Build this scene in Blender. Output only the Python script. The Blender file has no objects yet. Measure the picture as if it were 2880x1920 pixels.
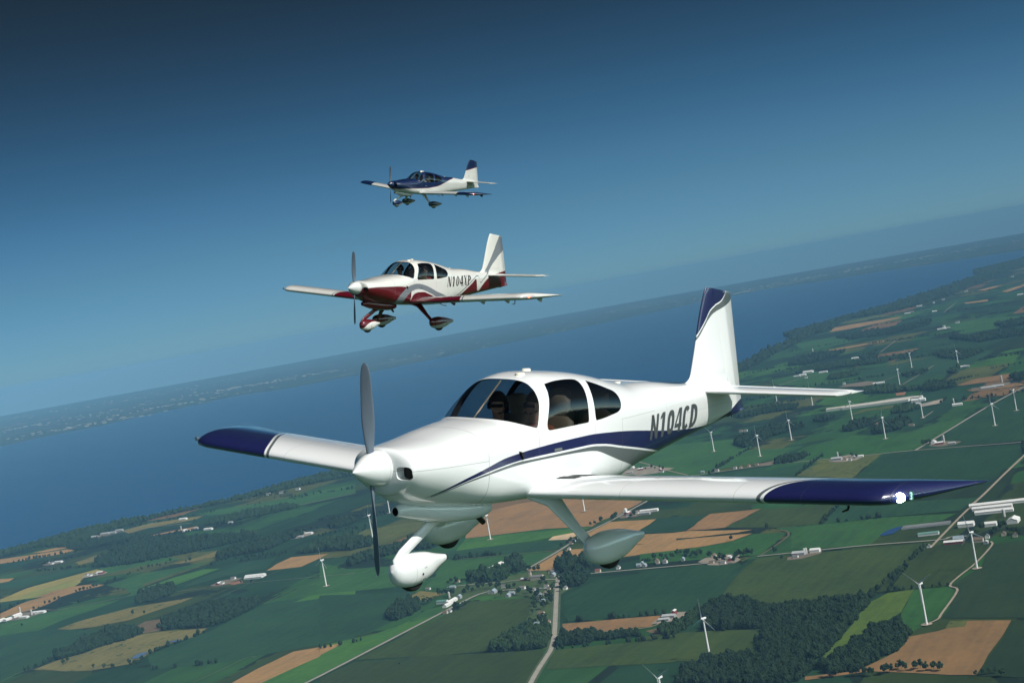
import bpy, bmesh, math, random
import numpy as np
from mathutils import Matrix, Vector
random.seed(7); RNG = np.random.default_rng(11)
SC = bpy.context.scene
COL = SC.collection

SKIP = set()
SUN_E = 5.0
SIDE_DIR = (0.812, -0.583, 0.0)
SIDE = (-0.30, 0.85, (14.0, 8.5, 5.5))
HAZE = 3.0e-5
HAZE_COL = (0.205, 0.44, 0.675)
HAZE_G = -0.4
WATER_LO = (0.004, 0.050, 0.140); WATER_HI = (0.006, 0.062, 0.165)
ROTSIGN = 1

# ------------------------------------------------------------------ camera
CAM_X = (0.98435449, -0.00458189, -0.17613987)
CAM_U = (0.17619945, 0.02559715, 0.98402162)
CAM_F = (0.0, 0.99966184, -0.02600399)
cam = bpy.data.objects.new('camera', bpy.data.cameras.new('camera'))
COL.objects.link(cam)
cam.data.sensor_width = 36.0
cam.data.lens = 36.0 * 4682.0 / 2880.0
cam.data.clip_start = 0.5
cam.data.clip_end = 150000.0
cam.matrix_world = Matrix(((CAM_X[0], CAM_U[0], -CAM_F[0], 0.0), (CAM_X[1], CAM_U[1], -CAM_F[1], 0.0),
                           (CAM_X[2], CAM_U[2], -CAM_F[2], 750.0), (0, 0, 0, 1)))
SC.camera = cam

# ------------------------------------------------------------------ light
SUN = Vector((0.5785, -0.458, 0.6757)).normalized()      # towards the sun
SUN_EL = math.asin(SUN.z)
SUN_AZ = math.atan2(SUN.x, SUN.y)
world = bpy.data.worlds.new('World'); SC.world = world; world.use_nodes = True
nt = world.node_tree; nt.nodes.clear()
out = nt.nodes.new('ShaderNodeOutputWorld'); bg = nt.nodes.new('ShaderNodeBackground')
sky = nt.nodes.new('ShaderNodeTexSky'); sky.sky_type = 'NISHITA'; sky.sun_disc = False
sky.sun_elevation = SUN_EL; sky.sun_rotation = SUN_AZ; sky.altitude = 750; sky.air_density = 1.0
sky.dust_density = 0.6; sky.ozone_density = 2.5
tc = nt.nodes.new('ShaderNodeTexCoord'); sep = nt.nodes.new('ShaderNodeSeparateXYZ')
nt.links.new(tc.outputs['Generated'], sep.inputs[0])
# deep, polarised summer blue: the whole dome is filtered by height above the horizon
ramp = nt.nodes.new('ShaderNodeValToRGB')
mr = nt.nodes.new('ShaderNodeMapRange'); mr.inputs[1].default_value = -0.02; mr.inputs[2].default_value = 0.5
nt.links.new(sep.outputs['Z'], mr.inputs[0]); nt.links.new(mr.outputs[0], ramp.inputs[0])
stops = [(0.0, (0.2446, 0.4632, 0.7118)), (0.0462, (0.2082, 0.4349, 0.7237)), (0.0673, (0.1798, 0.3876, 0.6684)), (0.0962, (0.1569, 0.3395, 0.583)), (0.1346, (0.1428, 0.2987, 0.469)), (0.1827, (0.1204, 0.2554, 0.398)), (0.2308, (0.0941, 0.2059, 0.3052)), (0.2885, (0.0767, 0.1575, 0.222)), (0.3462, (0.0636, 0.1156, 0.1525)), (0.4038, (0.0557, 0.0866, 0.102)), (0.4462, (0.0513, 0.0726, 0.0804)), (0.6, (0.0564, 0.0799, 0.0884)), (1.0, (0.0564, 0.0799, 0.0884))]
for i, (pos, c) in enumerate(stops):
    e = ramp.color_ramp.elements[i] if i < 2 else ramp.color_ramp.elements.new(pos)
    e.position = pos; e.color = (*c, 1)
mul = nt.nodes.new('ShaderNodeMix'); mul.data_type = 'RGBA'; mul.blend_type = 'MULTIPLY'; mul.inputs[0].default_value = 1
nt.links.new(sky.outputs[0], mul.inputs[6]); nt.links.new(ramp.outputs[0], mul.inputs[7])
# the dome is deepest opposite and across from the sun; its unseen sun side is brightened as fill light
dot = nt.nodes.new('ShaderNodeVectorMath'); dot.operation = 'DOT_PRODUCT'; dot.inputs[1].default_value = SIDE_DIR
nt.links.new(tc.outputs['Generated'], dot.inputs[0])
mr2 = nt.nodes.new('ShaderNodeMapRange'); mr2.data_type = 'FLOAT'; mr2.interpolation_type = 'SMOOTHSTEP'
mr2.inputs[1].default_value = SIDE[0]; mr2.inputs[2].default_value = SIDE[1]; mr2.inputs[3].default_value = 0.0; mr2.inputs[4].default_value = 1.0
sky_fill = nt.nodes.new('ShaderNodeMix'); sky_fill.data_type = 'RGBA'; sky_fill.inputs[6].default_value = (1, 1, 1, 1); sky_fill.inputs[7].default_value = (*SIDE[2], 1)
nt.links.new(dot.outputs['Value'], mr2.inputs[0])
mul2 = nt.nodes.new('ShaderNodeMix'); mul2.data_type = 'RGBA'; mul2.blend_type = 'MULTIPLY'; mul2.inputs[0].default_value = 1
nt.links.new(mul.outputs[2], mul2.inputs[6]); nt.links.new(mr2.outputs[0], sky_fill.inputs[0]); nt.links.new(sky_fill.outputs[2], mul2.inputs[7])
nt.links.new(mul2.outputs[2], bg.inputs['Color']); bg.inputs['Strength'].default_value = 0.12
nt.links.new(bg.outputs[0], out.inputs['Surface'])

sun = bpy.data.objects.new('sun', bpy.data.lights.new('sun', 'SUN')); COL.objects.link(sun)
sun.data.energy = SUN_E; sun.data.angle = math.radians(0.53); sun.data.color = (1.0, 0.968, 0.91)
sun.rotation_euler = (-SUN).to_track_quat('-Z', 'Y').to_euler(); sun.location = (60, -50, 900)

SC.render.engine = 'CYCLES'
SC.cycles.use_denoising = True
SC.cycles.max_bounces = 8; SC.cycles.transparent_max_bounces = 16; SC.cycles.volume_bounces = 0
SC.cycles.sample_clamp_indirect = 6.0
SC.view_settings.view_transform = 'Standard'; SC.view_settings.look = 'None'
SC.view_settings.exposure = 0.0; SC.view_settings.gamma = 1.0; SC.view_settings.use_curve_mapping = False

# ------------------------------------------------------------------ helpers
def tag(o, label=None, cat=None, group=None, kind=None):
    if label: o['label'] = label
    if cat: o['category'] = cat
    if group: o['group'] = group
    if kind: o['kind'] = kind
    return o

def link(o, parent=None):
    COL.objects.link(o)
    if parent is not None: o.parent = parent
    return o

def mesh(name, V, F, mats=(), smooth=False, midx=None):
    """V: (n,3); F: an (m,k) array or a list of index tuples"""
    me = bpy.data.meshes.new(name)
    V = np.asarray(V, dtype=np.float32)
    if isinstance(F, np.ndarray):
        F = [F]
    elif len(F) and not isinstance(F[0], np.ndarray):
        by = {}
        for f in F: by.setdefault(len(f), []).append(f)
        F = [np.array(v, dtype=np.int32) for v in by.values()]
    loops = np.concatenate([f.ravel() for f in F]).astype(np.int32)
    tot = np.concatenate([np.full(len(f), f.shape[1], dtype=np.int32) for f in F])
    start = np.concatenate([[0], np.cumsum(tot)[:-1]]).astype(np.int32)
    me.vertices.add(len(V)); me.vertices.foreach_set('co', V.ravel())
    me.loops.add(len(loops)); me.loops.foreach_set('vertex_index', loops)
    me.polygons.add(len(tot)); me.polygons.foreach_set('loop_start', start); me.polygons.foreach_set('loop_total', tot)
    for m in mats: me.materials.append(m)
    if midx is not None: me.polygons.foreach_set('material_index', np.asarray(midx, dtype=np.int32))
    me.polygons.foreach_set('use_smooth', (tot <= 4) & bool(smooth))   # end caps stay flat
    me.update(calc_edges=True); me.validate()
    return me

def obj(name, V, F, mats, parent=None, smooth=False, midx=None):
    if not isinstance(mats, (list, tuple)): mats = [mats]
    return link(bpy.data.objects.new(name, mesh(name, V, F, mats, smooth, midx)), parent)

def empty(name, loc=(0, 0, 0), rz=0.0, mw=None):
    o = bpy.data.objects.new(name, None); COL.objects.link(o); o.empty_display_size = 0.3
    if mw is not None: o.matrix_world = mw
    else:
        o.location = loc; o.rotation_euler = (0, 0, rz)
    return o

class Geo:
    """collects simple solids into one mesh"""
    def __init__(s): s.V = []; s.F = []; s.n = 0
    def add(s, V, F):
        V = np.asarray(V, float); s.V.append(V); s.F += [tuple(int(i) + s.n for i in f) for f in F]; s.n += len(V); return s
    def box(s, c, d, rot=None):
        x, y, z = (np.array(d) / 2)
        v = np.array([(i * x, j * y, k * z) for i in (-1, 1) for j in (-1, 1) for k in (-1, 1)])
        if rot is not None: v = v @ np.array(rot).T
        return s.add(v + np.array(c), [(0, 1, 3, 2), (4, 6, 7, 5), (0, 4, 5, 1), (2, 3, 7, 6), (0, 2, 6, 4), (1, 5, 7, 3)])
    def tube(s, P, R, n=10, caps=True, sq=(1, 1)):
        P = np.asarray(P, float); R = np.broadcast_to(np.asarray(R, float), (len(P),)); rings = []
        for i in range(len(P)):
            t = P[min(i + 1, len(P) - 1)] - P[max(i - 1, 0)]; t = t / (np.linalg.norm(t) + 1e-12)
            a = np.array([0, 1, 0]) if abs(t[1]) < 0.8 else np.array([1, 0, 0])
            u = np.cross(t, a); u /= np.linalg.norm(u); v = np.cross(t, u)
            th = np.linspace(0, 2 * np.pi, n, endpoint=False)
            rings.append(P[i] + R[i] * (sq[0] * np.cos(th)[:, None] * u + sq[1] * np.sin(th)[:, None] * v))
        return s.loft(rings, caps=caps)
    def loft(s, rings, caps=True, closed=True):
        n = len(rings[0]); V = np.concatenate(rings); F = []
        for i in range(len(rings) - 1):
            for j in range(n if closed else n - 1):
                k = (j + 1) % n; F.append((i * n + j, i * n + k, (i + 1) * n + k, (i + 1) * n + j))
        if caps:                                             # end caps keep their own corners so that they stay crisp
            m = len(V); V = np.concatenate([V, rings[0], rings[-1]]); F.append(tuple(m + j for j in range(n))[::-1]); F.append(tuple(m + n + j for j in range(n)))
        return s.add(V, F)
    def out(s): return np.concatenate(s.V), s.F
    def obj(s, name, mats, parent=None, smooth=False):
        V, F = s.out(); return obj(name, V, F, mats, parent, smooth)

def hermite(xk, yk, x):
    xk = np.asarray(xk, float); yk = np.asarray(yk, float); x = np.asarray(x, float)
    h = np.diff(xk); d = np.diff(yk) / h
    m = np.empty_like(yk); m[0] = d[0]; m[-1] = d[-1]
    for i in range(1, len(xk) - 1):
        m[i] = 0 if d[i-1] * d[i] <= 0 else 3 * (h[i-1] + h[i]) / ((2 * h[i] + h[i-1]) / d[i-1] + (h[i] + 2 * h[i-1]) / d[i])
    i = np.clip(np.searchsorted(xk, x) - 1, 0, len(h) - 1)
    t = np.clip((x - xk[i]) / h[i], -.2, 1.2)
    return (2*t**3-3*t**2+1)*yk[i]+(t**3-2*t**2+t)*h[i]*m[i]+(-2*t**3+3*t**2)*yk[i+1]+(t**3-t**2)*h[i]*m[i+1]

# ------------------------------------------------------------------ materials
class NT:
    """small node-tree writer"""
    def __init__(s, name):
        s.m = bpy.data.materials.new(name); s.m.use_nodes = True; s.t = s.m.node_tree; s.t.nodes.clear()
        s.o = s.t.nodes.new('ShaderNodeOutputMaterial')
    def n(s, typ, **kw):
        x = s.t.nodes.new(typ)
        for k, v in kw.items(): setattr(x, k, v)
        return x
    def l(s, a, b): s.t.links.new(a, b)
    def put(s, sock, v):
        if hasattr(v, 'links') or hasattr(v, 'is_output'): s.l(v, sock)
        else: sock.default_value = v
    def math(s, op, a, b=0.0, c=None):
        x = s.n('ShaderNodeMath', operation=op); s.put(x.inputs[0], a); s.put(x.inputs[1], b)
        if c is not None: s.put(x.inputs[2], c)
        return x.outputs[0]
    def mix(s, f, a, b, mode='MIX'):
        x = s.n('ShaderNodeMix', data_type='RGBA', blend_type=mode); s.put(x.inputs[0], f)
        for k, v in ((6, a), (7, b)):
            if isinstance(v, tuple): v = (*v, 1) if len(v) == 3 else v
            s.put(x.inputs[k], v)
        return x.outputs[2]
    def noise(s, vec, scale, detail=3.0, rough=0.55):
        x = s.n('ShaderNodeTexNoise'); x.inputs['Scale'].default_value = scale; x.inputs['Detail'].default_value = detail; x.inputs['Roughness'].default_value = rough
        if vec is not None: s.l(vec, x.inputs['Vector'])
        return x.outputs['Fac']
    def ramp(s, f, stops, interp='LINEAR'):
        x = s.n('ShaderNodeValToRGB'); x.color_ramp.interpolation = interp
        for i, (p, c) in enumerate(stops):
            e = x.color_ramp.elements[i] if i < 2 else x.color_ramp.elements.new(p)
            e.position = p; e.color = (*c, 1) if len(c) == 3 else c
        s.l(f, x.inputs[0]); return x.outputs[0]
    def curve(s, val, pts):
        """y = curve(val); points in real units"""
        X = [p[0] for p in pts]; Y = [p[1] for p in pts]
        lo = .3 if X[0] == -1 else X[0]; hi = 7.6 if X[-1] == 9 else X[-1]
        P = [(lo, float(np.interp(lo, X, Y)))] + [p for p in pts if lo < p[0] < hi] + [(hi, float(np.interp(hi, X, Y)))]
        xs = sorted(set(np.linspace(lo, hi, 40)) | {p[0] for p in P} | {(a[0] + b[0]) / 2 for a, b in zip(P, P[1:])}); P = [(float(q), float(hermite([p[0] for p in P], [p[1] for p in P], q))) for q in xs]
        zlo = min(p[1] for p in P) - .01; zhi = max(p[1] for p in P) + .01
        v = s.n('ShaderNodeMapRange'); v.inputs[1].default_value = lo; v.inputs[2].default_value = hi; s.l(val, v.inputs[0])
        c = s.n('ShaderNodeFloatCurve'); cm = c.mapping; cu = cm.curves[0]
        P = [((a - lo) / (hi - lo), (b - zlo) / (zhi - zlo)) for a, b in P]
        while len(cu.points) < len(P): cu.points.new(0.5, 0.5)
        for q, p in zip(cu.points, P): q.location = p; q.handle_type = 'VECTOR'
        cm.update(); s.l(v.outputs[0], c.inputs['Value'])
        r = s.n('ShaderNodeMapRange'); r.clamp = False; r.inputs[3].default_value = zlo; r.inputs[4].default_value = zhi; s.l(c.outputs[0], r.inputs[0])
        return r.outputs[0]
    def bsdf(s, col, rough=0.5, metal=0.0, coat=0.0, spec=0.5, **kw):
        b = s.n('ShaderNodeBsdfPrincipled')
        if isinstance(col, tuple): col = (*col, 1) if len(col) == 3 else col
        s.put(b.inputs['Base Color'], col); s.put(b.inputs['Roughness'], rough); b.inputs['Metallic'].default_value = metal
        b.inputs['Coat Weight'].default_value = coat; b.inputs['Coat Roughness'].default_value = 0.04; b.inputs['Specular IOR Level'].default_value = spec
        for k, v in kw.items(): s.put(b.inputs[k], v)
        return b
    def done(s, sh): s.l(sh if not hasattr(sh, 'outputs') else sh.outputs[0], s.o.inputs['Surface']); return s.m

def plain(name, col, rough=0.5, var=0.08, scale=3.0, **kw):
    t = NT(name); tcn = t.n('ShaderNodeTexCoord'); f = t.noise(tcn.outputs['Object'], scale)
    a = tuple(c * (1 - var) for c in col); b = tuple(min(1, c * (1 + var)) for c in col)
    return t.done(t.bsdf(t.ramp(f, [(0.3, a), (0.7, b)]), rough, **kw))

# ------------------------------------------------------------------ aircraft: paint
WHITE = (0.79, 0.81, 0.815); PEARL = (0.64, 0.635, 0.60); IVORY = (0.55, 0.555, 0.53); GREY = (0.105, 0.125, 0.130); NAVY = (0.011, 0.015, 0.075); MAROON = (0.105, 0.003, 0.010); SILVER = (0.165, 0.185, 0.21)
DEEP = (0.0035, 0.013, 0.058); PIN = (0.16, 0.02, 0.02)

def paint(name, base, layers=(), seams=(), coat=1.0, rough=0.32, lining=None):
    """flat aircraft enamel; a layer is (colour, [(axis, op, value-or-curve, along)])"""
    t = NT(name); tcn = t.n('ShaderNodeTexCoord'); sp = t.n('ShaderNodeSeparateXYZ'); t.l(tcn.outputs['Object'], sp.inputs[0])
    ax = dict(s=t.math('MULTIPLY', sp.outputs[0], -1.0), y=t.math('ABSOLUTE', sp.outputs[1]), z=sp.outputs[2])
    f = t.noise(tcn.outputs['Object'], 2.2, 4)
    col = t.mix(t.math('MULTIPLY', f, 0.10), base, tuple(c * 0.80 for c in base))
    for c, conds in layers:
        m = None
        for a, op, val, along in conds:
            r = t.curve(ax[along], val) if along else val
            q = t.math('GREATER_THAN' if op == '>' else 'LESS_THAN', ax[a], r)
            m = q if m is None else t.math('MULTIPLY', m, q)
        col = t.mix(m, col, c)
    for conds in seams:                                     # panel joints: (axis, centre, half width, [limits])
        a, cen, hw, lim = conds
        m = t.math('LESS_THAN', t.math('ABSOLUTE', t.math('SUBTRACT', ax[a], cen)), hw)
        for b, op, v in lim: m = t.math('MULTIPLY', m, t.math('GREATER_THAN' if op == '>' else 'LESS_THAN', ax[b], v))
        col = t.mix(t.math('MULTIPLY', m, 0.55), col, (0.10, 0.11, 0.11))
    rg = t.math('MULTIPLY_ADD', t.noise(tcn.outputs['Object'], 9.0, 3), 0.12, rough - 0.06)
    b = t.bsdf(col, rg, coat=coat)
    if lining is None: return t.done(b)
    g = t.n('ShaderNodeNewGeometry'); b2 = t.bsdf(lining, 0.9, spec=0.1); x = t.n('ShaderNodeMixShader')
    t.l(g.outputs['Backfacing'], x.inputs[0]); t.l(b.outputs[0], x.inputs[1]); t.l(b2.outputs[0], x.inputs[2])
    return t.done(x.outputs[0])

def glass(name, tint, rough=0.02):
    t = NT(name); tr = t.n('ShaderNodeBsdfTransparent'); tr.inputs[0].default_value = (*tint, 1)
    gl = t.n('ShaderNodeBsdfGlossy'); gl.inputs['Roughness'].default_value = rough; gl.inputs[0].default_value = (0.95, 0.97, 1, 1)
    fr = t.n('ShaderNodeFresnel'); g_ = t.n('ShaderNodeNewGeometry'); t.l(t.math('MULTIPLY_ADD', g_.outputs['Backfacing'], 1 / 1.45 - 1.45, 1.45), fr.inputs[0]); x = t.n('ShaderNodeMixShader')
    t.l(fr.outputs[0], x.inputs[0]); t.l(tr.outputs[0], x.inputs[1]); t.l(gl.outputs[0], x.inputs[2]); return t.done(x.outputs[0])

def emit(name, col, strength):
    t = NT(name); e = t.n('ShaderNodeEmission'); e.inputs[0].default_value = (*col, 1); e.inputs[1].default_value = strength; return t.done(e)

M_RUB = plain('rubber', (0.012, 0.012, 0.013), 0.75); M_BLK = plain('black', (0.010, 0.010, 0.011), 0.6)
M_DARK = plain('interior_dark', (0.030, 0.030, 0.032), 0.9); M_TAN = plain('seat_leather', (0.20, 0.155, 0.11), 0.55, 0.12, 8)
M_STEEL = plain('exhaust_steel', (0.06, 0.05, 0.045), 0.45, metal=0.7); M_BLADE = plain('propeller_grey', (0.11, 0.145, 0.19), 0.5)
M_ALU = plain('aluminium', (0.45, 0.46, 0.47), 0.35, metal=0.8); M_CREAM = plain('antenna_plastic', (0.75, 0.72, 0.60), 0.5)
M_STRUT = plain('brace_bronze', (0.20, 0.16, 0.11), 0.6); M_BOARD = plain('lamp_circuit_board', (0.02, 0.16, 0.09), 0.5)
M_BOARD2 = plain('lamp_chip', (.25, .27, .26), .4)
M_WS = glass('windshield_glass', (0.74, 0.78, 0.80)); M_SIDE = glass('side_window_tinted', (0.46, 0.48, 0.49)); M_REAR = glass('rear_window_dark', (0.18, 0.19, 0.20))
M_LENS = glass('lamp_lens', (0.85, 0.88, 0.92), 0.05)

# ------------------------------------------------------------------ aircraft: body surface
KT = ([.38,.45,.60,.90,1.30,1.62,1.75,1.90,2.10,2.35,2.60,2.90,3.20,3.60,4.00,4.40,5.00,5.90,6.60,7.28],
      [.185,.19,.197,.222,.28,.315,.325,.378,.555,.70,.733,.718,.688,.622,.535,.462,.425,.325,.295,.265])
KB = ([.38,.45,.55,.75,1.0,1.3,2.0,3.2,3.7,4.2,4.8,6.3,7.25], [-.20,-.27,-.34,-.41,-.455,-.48,-.525,-.565,-.56,-.485,-.415,-.25,-.14])
KW = ([.38,.45,.55,.75,1.0,1.3,1.8,2.4,3.2,3.8,4.6,5.6,6.4,7.0,7.28], [.335,.375,.42,.475,.52,.56,.59,.60,.58,.53,.42,.26,.15,.07,.03])
KN = ([.38,1.3,1.75,2.6,3.6,4.6,6.0,7.3], [2.3,2.5,2.7,2.8,2.7,2.5,2.4,2.2])
KL = ([.38,.7,1.0,1.6,3.5,4.5,6.0,7.3], [1.75,1.9,2.3,4.2,4.5,3.6,3.0,2.5])
KM = ([.38,1.3,2.0,4,6,7.3], [-.02,-.02,.0,.02,.06,.08])

def body(s, t):
    w = hermite(*KW, s); zt = hermite(*KT, s); zb = hermite(*KB, s); zm = hermite(*KM, s); nu = hermite(*KN, s); nl = hermite(*KL, s)
    c = np.cos(t); q = np.sin(t); n = np.where(q >= 0, nu, nl); h = np.where(q >= 0, zt - zm, zm - zb)
    return np.stack([s, w * np.sign(c) * np.abs(c) ** (2 / n), zm + h * np.sign(q) * np.abs(q) ** (2 / n)], -1)

def skin(u, t):
    """u >= 0.45 is the station; below that the rounded cowl front closes in behind the spinner"""
    P = body(np.maximum(u, .45), t); ph = np.clip(u / .45, 0, 1) * np.pi / 2
    d = P[..., 1:]; L = np.linalg.norm(d, axis=-1, keepdims=True) + 1e-9; e = np.sin(ph)[..., None]
    yz = d / L * (.165 + (L - .165) * e)
    s = np.where(u < .45, .45 - .075 * np.cos(ph), u)
    return np.concatenate([s[..., None], np.where((u < .45)[..., None], yz, d)], -1)

def side_y(s, z):
    s = np.asarray(s, float); z = np.asarray(z, float)
    w = hermite(*KW, s); zm = hermite(*KM, s); up = z >= zm
    h = np.where(up, hermite(*KT, s) - zm, zm - hermite(*KB, s)); n = np.where(up, hermite(*KN, s), hermite(*KL, s))
    return w * (1 - np.clip(np.abs(z - zm) / h, 0, .999) ** n) ** (1 / n)

def smooth_poly(P, k=6):
    P = np.array(P, float); n = len(P); o = []
    for i in range(n):
        a, b, c, d = P[i-1], P[i], P[(i+1) % n], P[(i+2) % n]
        for t in np.linspace(0, 1, k, endpoint=False):
            o.append(.5 * ((2*b) + (c-a)*t + (2*a-5*b+4*c-d)*t*t + (3*b-a-3*c+d)*t**3))
    return np.array(o)

def inside(poly, x, y):
    r = np.zeros(np.shape(x), bool); n = len(poly); j = n - 1
    for i in range(n):
        xi, yi = poly[i]; xj, yj = poly[j]
        if yi != yj: r ^= ((yi > y) != (yj > y)) & (x < (xj - xi) * (y - yi) / (yj - yi) + xi)
        j = i
    return r

W_SHIELD = np.array([(1.765,.345),(1.765,.3335),(1.79,.330),(1.81,.325),(1.86,.308),(1.93,.278),(2.0,.253),(2.065,.233),(2.095,.224),(2.115,.226),(2.134,.25),(2.16,.298),(2.187,.35),(2.22,.405),(2.247,.454),(2.265,.497),(2.278,.537),(2.29,.575),(2.297,.607),(2.307,.638),(2.308,.66),(2.302,.677),(2.29,.69),(2.27,.73),(2.2,.80),(1.9,.7)])
W_DOOR = smooth_poly([(2.485,.623),(2.504,.63),(2.689,.643),(2.9,.640),(3.06,.627),(3.105,.610),(3.118,.582),(3.11,.526),(3.091,.457),(3.069,.371),(3.047,.264),(3.038,.208),(3.015,.186),(2.862,.184),(2.542,.181),(2.341,.179),(2.297,.185),(2.278,.207),(2.282,.253),(2.322,.336),(2.372,.419),(2.41,.484),(2.445,.551),(2.463,.591)], 4)
W_REAR = smooth_poly([(3.276,.588),(3.305,.589),(3.474,.538),(3.612,.49),(3.731,.447),(3.778,.401),(3.788,.336),(3.768,.284),(3.728,.250),(3.65,.226),(3.505,.212),(3.348,.197),(3.204,.190),(3.179,.200),(3.173,.252),(3.182,.342),(3.198,.43),(3.225,.517)], 4)
_th = np.linspace(0, 2 * np.pi, 48, endpoint=False)
INLET = np.stack([.285 + .078 * np.sign(np.cos(_th)) * np.abs(np.cos(_th)) ** .6, -.037 + .062 * np.sign(np.sin(_th)) * np.abs(np.sin(_th)) ** .6], 1)

def label_of(P):
    s, y, z = P[..., 0], P[..., 1], P[..., 2]; r = np.zeros(s.shape, int)
    m = (s > 1.7) & (s < 3.9) & (z > .15)
    if m.any():
        q = r[m]
        q[inside(W_SHIELD, s[m], z[m])] = 1; q[inside(W_DOOR, s[m], z[m])] = 2; q[inside(W_REAR, s[m], z[m])] = 3; r[m] = q
    m = (s < .47)
    if m.any():
        q = r[m]; q[inside(INLET, np.abs(y[m]), z[m])] = 4; r[m] = q
    return r

def section_angles(n):
    t = np.linspace(0, 2 * np.pi, 20001); m = 2.8
    y = .58 * np.sign(np.cos(t)) * np.abs(np.cos(t)) ** (2 / m); z = .62 * np.sign(np.sin(t)) * np.abs(np.sin(t)) ** (2 / m)
    L = np.concatenate([[0], np.cumsum(np.hypot(np.diff(y), np.diff(z)))]); return np.interp(np.linspace(0, L[-1], n + 1)[:-1], L, t)

def build_skin(res):
    """the hull grid with window and inlet outlines snapped onto it: returns verts, {label: [faces]} and the row of each face"""
    rows = np.concatenate([np.linspace(.001, .45, max(8, int(26 * res)), endpoint=False), np.linspace(.45, 1.34, max(8, int(34 * res)), endpoint=False),
                           np.linspace(1.34, 1.70, max(5, int(14 * res)), endpoint=False), np.linspace(1.70, 3.85, int(190 * res), endpoint=False), np.linspace(3.85, 6.98, int(60 * res))])
    tc_ = section_angles(4 * int(100 * res)); nr, n = len(rows), len(tc_)
    I, J = np.meshgrid(np.arange(nr, dtype=float), np.arange(n, dtype=float), indexing='ij')
    tt = np.append(tc_, 2 * np.pi + tc_[0]); tt = np.concatenate([[tc_[-1] - 2 * np.pi], tt])
    def pos(i, j): return skin(np.interp(i, np.arange(nr), rows), np.interp(j, np.arange(-1, n + 1), tt))
    L = label_of(pos(I, J)); best = np.full((nr, n), 9.0); dI = np.zeros((nr, n)); dJ = np.zeros((nr, n))
    for d in (0, 1):
        if d == 0: a, b = np.where(L[:-1] != L[1:]); c, e = a + 1, b
        else: a, b = np.where(L != np.roll(L, -1, 1)); c, e = a, (b + 1) % n
        lo = np.zeros(len(a)); hi = np.ones(len(a)); l0 = L[a, b]
        for _ in range(11):
            mid = (lo + hi) / 2; q = label_of(pos(a + mid * (d == 0), b + mid * (d == 1))) == l0
            lo = np.where(q, mid, lo); hi = np.where(q, hi, mid)
        fr = (lo + hi) / 2; first = fr < .5
        vi = np.where(first, a, c); vj = np.where(first, b, e); dd = np.where(first, fr, fr - 1)
        for k in np.argsort(-np.abs(dd)):
            if abs(dd[k]) < best[vi[k], vj[k]]:
                best[vi[k], vj[k]] = abs(dd[k]); dI[vi[k], vj[k]] = dd[k] * (d == 0); dJ[vi[k], vj[k]] = dd[k] * (d == 1)
    on = best < 5; V = pos(I + dI, J + dJ)
    faces = {k: [] for k in range(5)}; rowof = []
    K = np.arange(nr * n).reshape(nr, n); q0 = K[:-1]; q1 = np.roll(K, -1, 1)[:-1]; q2 = np.roll(K, -1, 1)[1:]; q3 = K[1:]
    Q = np.stack([q0, q1, q2, q3], -1).reshape(-1, 4); Lf = L.ravel(); onf = on.ravel(); Vf = V.reshape(-1, 3)
    ql = np.where(onf[Q], -1, Lf[Q]); mx = ql.max(1); mn = np.where(ql < 0, 99, ql).min(1)
    same = (mx == mn) & (mx >= 0)
    for k in range(5): faces[k].append(Q[same & (mx == k)])
    rest = np.where(~same)[0]
    for r in rest:
        q = Q[r]; l = ql[r]
        if mx[r] < 0:
            k = int(label_of(Vf[q].mean(0)[None])[0]); faces[k].append(q[None]); continue
        a = 0 if l[0] >= 0 and l[2] >= 0 else 1
        for c in (a, (a + 2) % 4):
            tri = np.array([q[c], q[(c + 1) % 4], q[(c + 3) % 4]]); k = int(l[c]) if l[c] >= 0 else int(label_of(Vf[tri].mean(0)[None])[0]); faces[k].append(tri[None])
    return Vf, faces

def split(V, Fl, keep):
    """compact a face list (arrays of tris and quads) after filtering by centroid"""
    o = []
    for f in Fl:
        if len(f): 
            c = V[f].mean(1); f = f[keep(c)]
            if len(f): o.append(f)
    by = {}
    for f in o: by.setdefault(f.shape[1], []).append(f)
    o = [np.concatenate(v) for v in by.values()]
    if not o: return None
    used = np.unique(np.concatenate([f.ravel() for f in o])); mp = np.full(len(V), -1); mp[used] = np.arange(len(used))
    W = V[used].copy(); W[:, 0] *= -1
    return W, [mp[f][:, ::-1].astype(np.int32).copy() for f in o]

SKINS = {}
def foil(t=.135, camber=.02, n=28):
    x = (1 - np.cos(np.linspace(0, np.pi, n))) / 2
    yt = 5 * t * (.2969 * np.sqrt(x) - .126 * x - .3516 * x**2 + .2843 * x**3 - .1036 * x**4)
    p = .3; yc = np.where(x < p, camber / p**2 * (2*p*x - x*x), camber / (1-p)**2 * (1 - 2*p + 2*p*x - x*x))
    return x, yc + yt, yc - yt

def foil_loop(x0, x1, t=.135, camber=.02, n=28):
    x, u, l = foil(t, camber, n); xs = x0 + (x1 - x0) * (1 - np.cos(np.linspace(0, np.pi, n))) / 2 if x0 == 0 else np.linspace(x0, x1, 8)
    if x0 == 0: xs = x * x1
    U = np.interp(xs, x, u); Lw = np.interp(xs, x, l)
    return np.concatenate([np.stack([xs[::-1], U[::-1]], 1), np.stack([xs[1:], Lw[1:]], 1) if x0 == 0 else np.stack([xs, Lw], 1)])

def wing_le(y):
    """leading edge point and chord of the wing at distance y from the middle"""
    z = -.432 + .0605 * (y - .54); k = np.clip((y - 4.25) / .535, 0, 1)
    return 2.0 + 1.20 * k ** 1.55, z + .02 * k, k

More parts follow.
